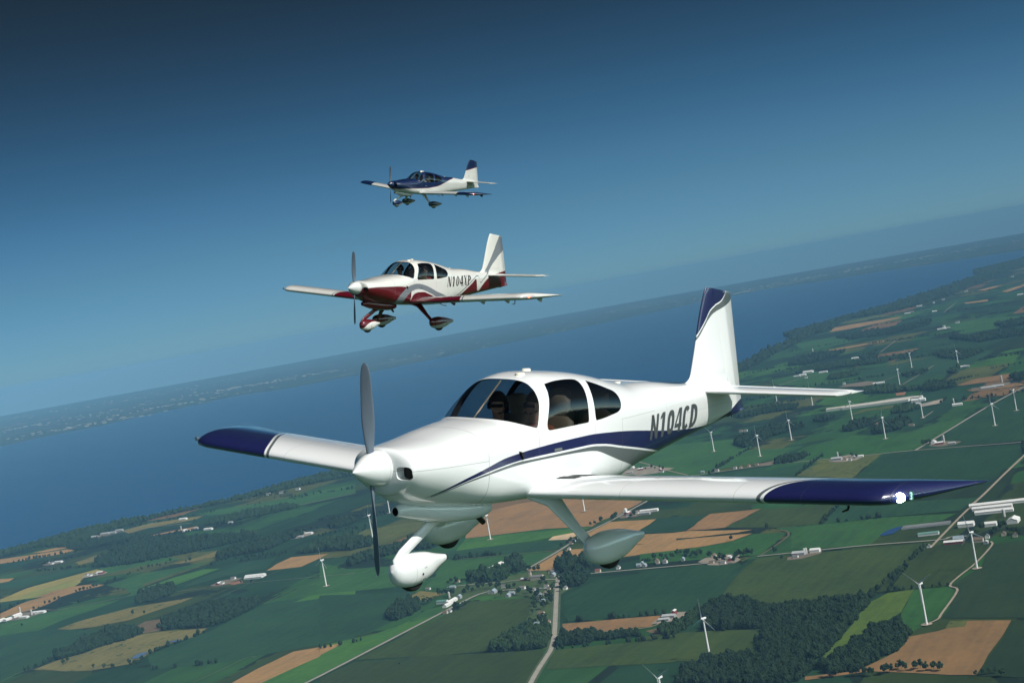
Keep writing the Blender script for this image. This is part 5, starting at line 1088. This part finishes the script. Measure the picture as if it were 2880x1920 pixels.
        g = Geo(); a, z, _ = wing_le(1.45); g.tube([(-2.42, sg * 1.45, z + .10), (-2.42, sg * 1.45, z + .118)], [.035, .033], 16); g.obj('fuel_cap', M_ALU, root, True)
        # black walkway strips on the wing root
        for x0, x1 in ((2.30, 2.44), (2.50, 2.92)):
            yy = np.linspace(.66, .88, 5); xx = np.linspace(x0, x1, 7); xf, uf, lf = foil(.138, .022, 60); W = []
            for y in yy:
                a, z, _ = wing_le(y)
                for s in xx: q = (s + (y - .66) * .10 - a) / 1.42; W.append((-(s + (y - .66) * .10), sg * y, z + np.interp(q, xf, uf) * 1.42 - .022 * q + .004))
            obj('wing_walk', W, [(i*7+j, i*7+j+1, i*7+j+8, i*7+j+7) for i in range(4) for j in range(6)], M_BLK, root, True)
        # boarding step
        g = Geo(); g.tube([(-3.52, sg * .40, -.53), (-3.60, sg * .46, -.585), (-3.61, sg * .58, -.59)], .012, 8); g.obj('boarding_step', M_BLK, root, True)
    # tail
    mf = paint(name + '_fin_paint', lv['wing_base'], lv['fin']); mhs = paint(name + '_stabilizer_paint', lv['wing_base'], (), [])
    zs = np.concatenate([[.24, .28, .31, .34, .37, .41, .46], np.linspace(.52, 1.38, 14), [1.42, 1.47]])
    def fle(z): return hermite([.22,.28,.31,.34,.37,.41,.46,.6,1.40,1.455], [5.78,5.85,5.92,6.005,6.06,6.085,6.105,6.153,6.435,6.475], z)
    def hinge(z): return 6.95 - .30 * (z - .22)
    def rte(z): return 7.29 - .181 * (z - .229)
    g = Geo(); rings = []
    for z in zs:
        a, b = float(fle(z)), float(hinge(z)) - .004; ch = float(rte(z)) - a; top = 1 if z < 1.42 else (.75 if z < 1.44 else .35)
        tk = .095 * min(1, 1.15 / ch) if z > .4 else .075; top = 1
        L = foil_loop(0, (b - a) / ch, tk, 0.0); rings.append(np.stack([-(a + L[:, 0] * ch), L[:, 1] * ch * top, np.minimum(z, 1.464 - .130 * (a + L[:, 0] * ch - 6.46))], 1))
    g.loft(rings); g.obj('fin', mf, root, True)
    g = Geo(); rings = []
    for z in np.concatenate([[-.20, -.165, -.14, -.11], np.linspace(-.08, 1.34, 22), [1.38, 1.46]]):
        a = float(hinge(z)) + .004 if z > .2 else 6.958 + .004 - .0 * z; b = float(rte(z)); b = b + max(0, (-.02 - z)) * .50
        tk = float(hermite([-.25, -.1, .1, .3, 1.4], [.030, .050, .054, .040, .022], z)) * (1 if z > -.17 else .4)
        zz = np.array([0, .05, .5, 1.0]); prof = np.array([.97, .95, .50, .05]) * tk
        sx = np.concatenate([zz[::-1], zz]); sy = np.concatenate([prof[::-1], -prof]); rings.append(np.stack([-(a + sx * (b - a)), sy, np.maximum(np.minimum(np.full(8, z), 1.464 - .130 * (a + sx * (b - a) - 6.46)), -.185 + .14 * (a + sx * (b - a) - 6.96))], 1))
    g.loft(rings); rd = g.obj('rudder', mf, root, False)
    for f in rd.data.polygons: f.use_smooth = len(f.vertices) == 4
    for sg in (1, -1):
        def hle(y): return 6.165 + (y - .16) * .088
        g = Geo(); rings = []
        for y in np.concatenate([np.linspace(.04, 1.74, 16), [1.79, 1.815]]):
            a = hle(y); te = 6.985; L = foil_loop(0, (6.70 - a) / (te - a), .105, 0.0); f = 1 if y < 1.78 else (.8 if y < 1.8 else .35)
            rings.append(np.stack([-(a + L[:, 0] * (te - a)), np.full(len(L), sg * y), .208 + .006 * y + L[:, 1] * (te - a) * f * .95], 1))
        g.loft(rings); hs = g.obj('stabilizer', mhs, root, True)
        g = Geo(); rings = []
        for y in (.12, .26, .6, 1.0, 1.4, 1.70, 1.78, 1.825):
            te = 6.985 if y > .25 else 6.80; a = 6.704; tk = .034 * (1 if y < 1.8 else .4); te -= .0
            sx = np.array([1, .5, 0, 0, .5, 1]); sy = np.array([.06, .55, 1, -1, -.55, -.06]) * tk
            rings.append(np.stack([-(a + sx * (te - a)), np.full(6, sg * (y)) + sg * sx * (.03 if y > 1.8 else 0), .208 + .006 * y + sy], 1))
        g.loft(rings); el = g.obj('elevator', mhs, root, False)
        for f in el.data.polygons: f.use_smooth = len(f.vertices) == 4
    # undercarriage
    mp = paint(name + '_fairing_paint', lv['pant_base'], lv['pant']); ml = paint(name + '_leg_paint', lv['leg'])
    for sg in (1, -1):
        lg = [(-2.20, sg * .50, -.47), (-2.27, sg * .66, -.55), (-2.36, sg * .84, -.79), (-2.44, sg * 1.0, -.985)]
        g = Geo(); rings = []
        for (px_, py_, pz_), c in zip(lg, (.34, .26, .165, .15)):
            a = np.linspace(0, 2*np.pi, 20, endpoint=False); k = np.cos(a); r_ = np.sin(a) * (1 - .25 * k) * .24 * c; d = np.array([0, .82 * sg, -.57]); nrm = np.array([0, .57 * sg, .82])
            rings.append(np.array([px_, py_, pz_]) + np.stack([-k * -c / 2, nrm[1] * r_ * .8, nrm[2] * r_ * .8], 1) * np.array([1, 1, 1]))
        g.loft(rings); g.obj('main_leg', ml, root, True)
        g = Geo(); g.loft(teardrop((-2.262, sg * 1.05, -.985), (-3.285, sg * 1.06, -.985), .138, .170, .033)); pn = g.obj('wheel_fairing', mp, root, True)
        tyre(pn, (-2.66, sg * 1.052, -1.068), .175, .125)
    g = Geo(); g.tube([(-1.26, 0, -.60), (-1.12, 0, -.635), (-.66, 0, -.868), (-.585, 0, -.93), (-.60, 0, -.985)], [.050, .046, .042, .045, .045], 18, sq=(1.25, .62)); g.obj('nose_leg', ml, root, True)
    g = Geo(); g.loft(teardrop((-.503, 0, -1.020), (-1.312, 0, -1.000), .128, .162, .028)); pn = g.obj('wheel_fairing', paint(name + '_nose_fairing_paint', lv['pant_base'], lv['npant'], [('s', .74, .002, [])]), root, True)
    tyre(pn, (-.80, 0, -1.098), .152, .115)
    for px_, pz_ in ((.86, -1.02), (.885, -1.015), (.85, -1.13), (.875, -1.125)):
        g = Geo(); g.tube([(-px_, .10, pz_), (-px_, .128 if pz_ > -1.1 else .112, pz_)], .003, 6); g.obj('screw', M_BLK, pn)
    g = Geo(); g.tube([(-.83, .09, -1.075), (-.83, .1275, -1.075)], .011, 10); g.obj('axle_hole', M_BLK, pn)
    # cabin
    g = Geo(); g.box((-1.88, 0, .06), (.10, .98, .34)); pnl = g.obj('instrument_panel', M_DARK, root)
    g = Geo(); g.loft([np.array([(-1.70, y, .262 - .10 * abs(y)) for y in np.linspace(-.48, .48, 9)]), np.array([(-1.98, y, .292 - .08 * abs(y)) for y in np.linspace(-.50, .50, 9)])], caps=False, closed=False); g.obj('glare_shield', M_DARK, root)
    g = Geo(); g.box((-2.85, 0, -.44), (1.9, .84, .03)); g.obj('cabin_floor', M_DARK, root)
    g = Geo(); g.box((-3.92, 0, .0), (.03, .80, .70)); g.obj('rear_bulkhead', M_DARK, root)
    g = Geo(); g.tube([(-1.80, 0, .305), (-2.29, 0, .665)], [.008, .008], 8, sq=(1.0, 1.3)); g.obj('windshield_brace', M_STRUT, root, True)
    for sx, sy in ((2.74, .27), (2.74, -.27), (3.50, .25), (3.50, -.25)):
        st = Geo(); st.tube([(-sx + .42, sy, -.34), (-sx + .05, sy, -.36)], [.19, .20], 16, sq=(.45, 1.15)); so = st.obj('seat', M_TAN, root, True)
        b = Geo(); b.tube([(-sx, sy, -.36), (-sx - .10, sy, -.02), (-sx - .16, sy, .20), (-sx - .17, sy, .25)], [.18, .21, .20, .12], 16, sq=(.38, 1.05)); b.obj('backrest', M_TAN, so, True)
        b = Geo(); b.tube([(-sx - .18, sy, .24), (-sx - .20, sy, .32), (-sx - .205, sy, .42), (-sx - .20, sy, .46)], [.06, .13, .13, .07], 14, sq=(.5, 1.05)); b.obj('headrest', M_TAN, so, True)
    # small fittings
    for s, y, r, h in ((2.46, .12, .045, .018), (2.80, -.05, .045, .022), (4.47, .0, .035, .012)) + lv.get('pucks', ()):
        zt = float(hermite(*KT, s)); n_ = float(hermite(*KN, s)); w_ = float(hermite(*KW, s)); z = zt * (1 - abs(y / w_) ** n_) ** (1 / n_)
        g = Geo(); a = np.linspace(0, 2*np.pi, 20, endpoint=False)
        g.loft([np.stack([-s + k * r * np.cos(a) * 1.25, y + k * r * np.sin(a), np.full(20, z + hh)], 1) for k, hh in ((1, -.02), (1, h * .6), (.8, h), (.3, h * 1.05))]); g.obj('antenna', M_CREAM, root, True)
    for sg in (1, -1):
        s, z = 1.80, -.005; y = float(side_y(s, z)); g = Geo(); P = [(s - .02, z + .03), (s + .03, z + .015), (s + .035, z - .05), (s + .028, z - .055)]
        g.loft([np.array([(-a, sg * (y - .01), b) for a, b in P]), np.array([(-a - .01, sg * (y + .022), b) for a, b in P])]); g.obj('air_vent', M_BLK if lv['base'][0] > .5 else mh, root)
        s, z = 2.44, -.03; y = float(side_y(s, z)); g = Geo(); g.box((-s, sg * y, z), (.13, .012, .026)); hd = g.obj('door_handle', M_ALU, root)
        y = float(side_y(6.30, .0)); 
    g = Geo(); g.tube([(-7.02, .03, -.13), (-7.03, .03, -.19)], .008, 6); g.obj('tail_antenna', M_BLK, root)
    return root

def tyre(parent, c, r, w):
    th = np.linspace(0, 2*np.pi, 40, endpoint=False); g = Geo(); rings = []
    for k, f in ((-1, .72), (-1, .86), (-.75, .96), (-.3, 1), (.3, 1), (.75, .96), (1, .86), (1, .72)):
        rings.append(np.stack([c[0] + r * f * np.cos(th), np.full(40, c[1] + k * w / 2 * .9), c[2] + r * f * np.sin(th)], 1))
    g.loft(rings); return g.obj('tyre', M_RUB, parent, True)

# ------------------------------------------------------------------ the three aircraft
def pose(R, p):
    return Matrix(((*R[0], p[0]), (*R[1], p[1]), (*R[2], p[2]), (0, 0, 0, 1)))

BUP = [(-1,-.9),(.66,-.33),(.69,-.306),(.78,-.257),(.926,-.192),(1.108,-.131),(1.343,-.072),(1.56,-.020),(1.814,.008),(2.125,.030),(2.533,.046),(3.019,.053),(3.562,.026),(3.99,-.010),(4.425,-.059),(5.2,-.145),(5.968,-.198),(6.336,-.208),(6.7,-.150),(6.97,-.100),(7.27,.0),(9,.4)]
BLO = [(-1,-.9),(.66,-.33),(.69,-.310),(.788,-.273),(.935,-.216),(1.111,-.165),(1.343,-.119),(1.597,-.084),(1.8,-.066),(2.125,-.056),(2.529,-.053),(3.016,-.052),(3.361,-.080),(3.646,-.131),(4.224,-.23),(4.889,-.354),(5.4,-.47),(9,-1.4)]
GUP = [(a, b - (.006 if a < 1.2 else .012 if a < 2 else .022)) for a, b in BLO]
GLO = [(-1,-.9),(.70,-.325),(.9,-.245),(1.111,-.187),(1.343,-.152),(1.795,-.108),(2.121,-.101),(2.523,-.101),(3.013,-.116),(3.182,-.136),(3.364,-.191),(3.662,-.291),(4.101,-.414),(4.6,-.57),(9,-1.9)]
FB = [(-1,-2),(5.9,.45),(6.142,.768),(6.287,.939),(6.428,1.084),(6.513,1.177),(6.654,1.24),(6.809,1.275),(6.91,1.334),(6.969,1.398),(7.02,1.6),(9,2)]
FG = [(-1,-2),(5.9,.40),(6.152,.747),(6.286,.884),(6.455,1.054),(6.595,1.138),(6.793,1.177),(6.964,1.218),(7.081,1.27),(7.3,1.5),(9,2)]
TIPY = [(-1,3.0),(1.95,3.16),(2.05,3.20),(2.2,3.28),(2.4,3.42),(2.6,3.57),(3.1,3.9),(3.42,4.05),(9,4.2)]
def off(c, d): return [(a, b + d) for a, b in c]
def wcurve(c): return c
def scaled(pts): return pts

LAMP = emit('landing_lamp_glow', (0.72, 0.88, 1.0), 60.0); NAV = emit('position_lamp_glow', (1.0, 0.16, 0.08), 5.0)
white_livery = dict(base=WHITE, wing_base=WHITE, belly=WHITE, spinner=WHITE, leg=WHITE, pant_base=WHITE, pant=(), npant=(), prop=0.05, light=LAMP, nav=NAV,
    hull=[(NAVY, [('z', '<', BUP, 's'), ('z', '>', BLO, 's'), ('s', '>', .69, None)]), (GREY, [('z', '<', GUP, 's'), ('z', '>', GLO, 's'), ('s', '>', .74, None)])],
    fin=[(GREY, [('z', '>', FG, 's')]), (WHITE, [('z', '>', off(FB, -.018), 's')]), (NAVY, [('z', '>', FB, 's')]), (NAVY, [('z', '<', BUP, 's')])],
    wing=[('GREY', 0)])
# wing bands run outwards from a curved line; the curve is stored as y minus 2.5 to keep inside the curve range
def wing_bands(curve, outward, bands):
    L = []
    for d, c in bands: L.append((c, [('y', '>' if outward else '<', [(a, b + d) for a, b in curve], 's')]))
    return L
white_livery['wing'] = wing_bands(TIPY, True, [(-.075, GREY), (-.035, WHITE), (0, NAVY)])

RT = [(-1,-.03),(.38,-.012),(.42,-.004),(.75,.022),(1.44,.021),(1.776,-.003),(1.9,-.02),(9,-.5)]
SU = [(-1,-2),(1.25,-.75),(1.40,-.50),(1.46,-.31),(1.645,-.139),(1.858,.0),(2.05,.052),(2.244,.076),(2.6,.028),(2.856,-.052),(3.18,-.174),(3.65,-.31),(4.2,-.5),(9,-2)]
SL = [(-1,-2),(1.60,-.75),(1.70,-.50),(1.74,-.374),(1.861,-.233),(2.049,-.123),(2.241,-.081),(2.35,-.080),(2.6,-.13),(2.82,-.20),(3.06,-.29),(3.4,-.42),(4,-.7),(9,-2)]
S2 = [(-1,-2),(2.00,-.42),(2.03,-.31),(2.106,-.224),(2.2,-.185),(2.3,-.167),(2.54,-.165),(2.73,-.211),(2.994,-.295),(3.3,-.42),(9,-2)]
R3 = [(-1,-2),(4.1,-.52),(4.534,-.293),(4.858,-.135),(5.19,.016),(5.40,.118),(5.435,.110),(5.452,.05),(5.47,-.134),(5.551,-.232),(5.60,-.242),(5.645,-.232),(5.721,-.142),(5.909,-.006),(6.141,.121),(6.3,.20),(6.85,.26),(7.27,.325),(9,.6)]
G3 = [(-1,-2),(4.0,-.455),(4.305,-.304),(4.651,-.146),(5.062,.043),(5.388,.192),(5.50,.226),(5.582,.222),(5.635,.145),(5.66,.035),(5.70,.022),(5.827,.099),(6.113,.233),(6.2,.28),(9,.9)]
FL = [(-2,4.3),(.25,6.11),(.312,6.157),(.535,6.328),(.82,6.535),(1.107,6.743),(1.385,6.952),(2,7.4)]
FR = [(-2,4.8),(.25,6.31),(.278,6.329),(.47,6.467),(.713,6.779),(.947,7.148),(1.1,7.4),(2,8.6)]
red_livery = dict(base=PEARL, wing_base=PEARL, belly=MAROON, spinner=(.62,.63,.62), leg=MAROON, pant_base=MAROON, prop=0.02, light=None, nav=NAV,
    hull=[(MAROON, [('z', '<', RT, 's'), ('s', '<', 1.95, None)]), (SILVER, [('z', '<', SU, 's'), ('s', '>', 1.2, None)]), (MAROON, [('z', '<', SL, 's'), ('s', '>', 1.5, None)]),
          (PEARL, [('z', '<', SL, 's'), ('z', '>', S2, 's'), ('s', '>', 2.0, None)]), (SILVER, [('z', '<', G3, 's'), ('s', '>', 3.9, None)]), (PEARL, [('z', '<', off(G3, -.032), 's'), ('s', '>', 3.9, None)]),
          (SILVER, [('z', '<', FG, 's'), ('s', '>', 9.0, None)]), (MAROON, [('z', '<', R3, 's'), ('s', '>', 3.9, None)])],
    fin=[(SILVER, [('s', '>', FL, 'z'), ('s', '<', FR, 'z')]), (MAROON, [('z', '<', R3, 's')])],
    pant=[((.45,.46,.44), [('z', '<', [(-1,-1.10),(2.2,-1.10),(2.5,-1.07),(2.8,-1.02),(3.1,-.985),(3.3,-.98),(9,-.98)], 's')])],
    npant=[((.75,.75,.72), [('z', '<', [(-1,-1.25),(.55,-1.12),(.65,-1.03),(.8,-.965),(.95,-.945),(1.1,-.955),(1.3,-.99),(9,-1)], 's')])])
BW = [(-1,2.4),(2.0,2.30),(2.6,1.88),(3.4,1.42),(9,1.3)]
red_livery['wing'] = wing_bands(BW, False, [(.10, SILVER), (.055, PEARL), (0, MAROON)])
CB = [(-1,-.23),(.38,-.222),(1.0,-.188),(1.76,-.165),(2.6,-.135),(2.96,-.091),(3.44,-.024),(3.85,.106),(4.22,.223),(4.585,.327),(4.955,.395),(5.1,.46),(9,1.8)]
CF = [(-1,-.70),(6.254,.86),(7.134,1.049),(9,1.45)]
blue_livery = dict(base=IVORY, wing_base=IVORY, belly=IVORY, spinner=DEEP, leg=(.55,.56,.54), pant_base=DEEP, prop=0.08, light=None, nav=NAV, pucks=((2.50, .10, .06, .05),),
    hull=[(PIN, [('z', '>', off(CB, -.022), 's')]), (DEEP, [('z', '>', CB, 's')])],
    fin=[(PIN, [('z', '>', off(CF, -.03), 's')]), (DEEP, [('z', '>', CF, 's')])],
    pant=[((.5,.5,.48), [('z', '<', [(-1,-1.12),(2.2,-1.12),(3.3,-1.0),(9,-1)], 's')])], npant=[((.6,.6,.56), [('z', '<', [(-1,-1.13),(.5,-1.13),(.9,-1.10),(1.3,-1.01),(9,-1)], 's')])])
blue_livery['wing'] = wing_bands([(-1,3.3),(2.0,3.36),(3.4,3.6),(9,3.7)], True, [(0, DEEP)])

MW_A = pose(((-0.60066, 0.78431, 0.15515), (-0.79706, -0.6026, -0.03959), (0.06244, -0.14744, 0.9871)), (-1.6627, 15.3285, 748.6665))
MW_B = pose(((-0.58595, 0.79044, 0.1785), (-0.80738, -0.58831, -0.04517), (0.06931, -0.17058, 0.9829)), (-4.1437, 45.376, 751.0326))
MW_C = pose(((-0.66834, 0.70668, 0.23221), (-0.74024, -0.66258, -0.11414), (0.0732, -0.24818, 0.96595)), (-5.2395, 91.7717, 757.3238))
if 'aircraft' not in SKIP:
    A = aircraft('white_airplane', 'nearest white low-wing airplane with navy stripes and wingtips, lettered N104CD', 'airplane', MW_A, 1.0, white_livery)
    B = aircraft('maroon_airplane', 'middle airplane, white over maroon with silver swooshes, lettered N104XP', 'airplane', MW_B, .55, red_livery)
    C = aircraft('blue_airplane', 'farthest and highest airplane, deep blue over white with blue fin top', 'airplane', MW_C, .38, blue_livery)
    M_GREY = plain('letter_grey', (0.068, 0.080, 0.085), .4); M_INK = plain('letter_black', (0.018, 0.006, 0.008), .4)
    for sg in (1,):
        lettering('N104CD', 4.437, -.174, .236, .205, .277, .070, .0015, False, M_GREY, A, sg)
        lettering('N104XP', 3.700, -.055, .232, .182, .290, .075, .006, True, M_INK, B, sg)
    g = Geo()
    for i in range(6): g.box((-(6.42 + i * .055), .0525 - .052 * i * .055, .505), (.034, .008, .05))
    g.obj('tail_number', plain('letter_smudge', (.22, .23, .22), .5), C)

# ------------------------------------------------------------------ people in the cabins
def person_mesh():
    """a seated figure, hips at the origin, facing +x, grown as one skin"""
    J = dict(pelvis=(0, 0, .02, .135), belly=(-.03, 0, .18, .135), chest=(-.07, 0, .36, .145), neck0=(-.07, 0, .475, .062), neck=(-.055, 0, .535, .055), jaw=(-.035, 0, .60, .072), head=(-.05, 0, .675, .092), crown=(-.055, 0, .745, .070), nose=(.055, 0, .655, .014))
    E = [('pelvis','belly'),('belly','chest'),('chest','neck0'),('neck0','neck'),('neck','jaw'),('jaw','head'),('head','crown'),('head','nose')]
    for s, k in ((1, 'l'), (-1, 'r')):
        J.update({k+'sh': (-.075, s*.19, .42, .068), k+'el': (.03, s*.245, .16, .045), k+'wr': (.27, s*.15, .12, .030), k+'ha': (.345, s*.135, .125, .034), k+'hip': (.02, s*.095, .0, .095), k+'kn': (.42, s*.12, .10, .060), k+'an': (.60, s*.12, -.10, .042), k+'toe': (.70, s*.12, -.12, .034)})
        E += [('chest',k+'sh'),(k+'sh',k+'el'),(k+'el',k+'wr'),(k+'wr',k+'ha'),('pelvis',k+'hip'),(k+'hip',k+'kn'),(k+'kn',k+'an'),(k+'an',k+'toe')]
    names = list(J); me = bpy.data.meshes.new('figure'); me.from_pydata([J[n][:3] for n in names], [(names.index(a), names.index(b)) for a, b in E], [])
    o = bpy.data.objects.new('figure', me); COL.objects.link(o)
    md = o.modifiers.new('skin', 'SKIN'); md.use_smooth_shade = True
    for n, sv in zip(names, me.skin_vertices[0].data): sv.radius = (J[n][3], J[n][3]); sv.use_root = n == 'pelvis'
    o.modifiers.new('sub', 'SUBSURF').levels = 2
    r = bpy.data.meshes.new_from_object(o.evaluated_get(bpy.context.evaluated_depsgraph_get())); bpy.data.objects.remove(o); return r

if 'aircraft' not in SKIP:
    BASE = person_mesh(); M_SKIN = plain('skin', (.42, .24, .17), .5); M_HAIR = plain('dark_hair', (.03, .02, .015), .8); M_LENSB = plain('sunglasses', (.01, .01, .012), .15)
    def person(label, mw, s, y, hz, shirt, hair=M_HAIR, yaw=0.0):
        me = BASE.copy(); me.materials.clear()
        for m in (M_SKIN, plain('shirt', shirt, .85), plain('trousers', (.05, .055, .07), .85)): me.materials.append(m)
        for f in me.polygons:
            c = f.center; f.material_index = 0 if c.z > .50 or (c.x > .26 and c.z > .08 and abs(c.y) > .05 and c.z < .17 and f.area < .002) else (2 if c.z < .06 or c.x > .16 and c.z < .1 else 1); f.use_smooth = True
        o = bpy.data.objects.new('person', me); COL.objects.link(o); o.matrix_world = mw @ Matrix.Translation((-s + .05, y, hz - .675)) @ Matrix.Rotation(yaw, 4, 'Z'); tag(o, label, 'person')
        th = np.linspace(0, 2*np.pi, 20, endpoint=False); g = Geo()
        g.loft([np.stack([-.062 + .100 * r * np.cos(th), .088 * r * np.sin(th), np.full(20, z) - .02 * np.cos(th) * -1], 1) for r, z in ((1.0, .70), (1.02, .735), (.86, .772), (.5, .793), (.1, .80))]); g.obj('hair', hair, o, True)
        g = Geo(); g.box((.048, 0, .678), (.016, .135, .036)); g.obj('sunglasses', M_LENSB, o)
        hs = Geo(); hs.tube([(-.05, .098 * math.cos(a), .675 + .142 * math.sin(a)) for a in np.linspace(0, math.pi, 15)], .010, 6)
        for k in (-1, 1): hs.tube([(-.05, k * .080, .67), (-.05, k * .112, .67)], [.042, .036], 12)
        hs.tube([(-.05, .10, .66), (.05, .06, .605), (.065, .02, .60)], [.005, .005, .011], 6); hs.obj('headset', M_BLK, o, True)
        return o
    person('pilot in a rust shirt at the near seat of the white airplane', MW_A, 2.50, .27, .40, (.30, .09, .05))
    person('passenger in a grey shirt at the far seat of the white airplane', MW_A, 2.60, -.25, .37, (.16, .16, .17), yaw=.5)
    person('pilot in a dark shirt in the front of the maroon airplane', MW_B, 2.52, .26, .46, (.05, .05, .06))
    person('front passenger in a blue shirt in the maroon airplane', MW_B, 2.52, -.24, .46, (.06, .09, .16))
    person('rear passenger in a red shirt behind the maroon airplane door window', MW_B, 2.98, .27, .44, (.40, .07, .07))
    person('pilot in a white shirt in the blue airplane', MW_C, 2.52, .26, .45, (.70, .70, .66))
    person('passenger in a grey shirt at the far seat of the blue airplane', MW_C, 2.52, -.24, .45, (.20, .20, .22))

# ------------------------------------------------------------------ summer haze
if HAZE > 0:
    t = NT('haze_air'); pv = t.n('ShaderNodeVolumePrincipled'); pv.inputs['Color'].default_value = (*HAZE_COL, 1); pv.inputs['Density'].default_value = HAZE; pv.inputs['Anisotropy'].default_value = HAZE_G
    t.l(pv.outputs[0], t.o.inputs['Volume'])
    g = Geo(); g.box((0, 0, (775 - 1) / 2), (99000, 99000, 776)); hz = g.obj('haze', t.m); tag(hz, None, None, None, 'stuff')
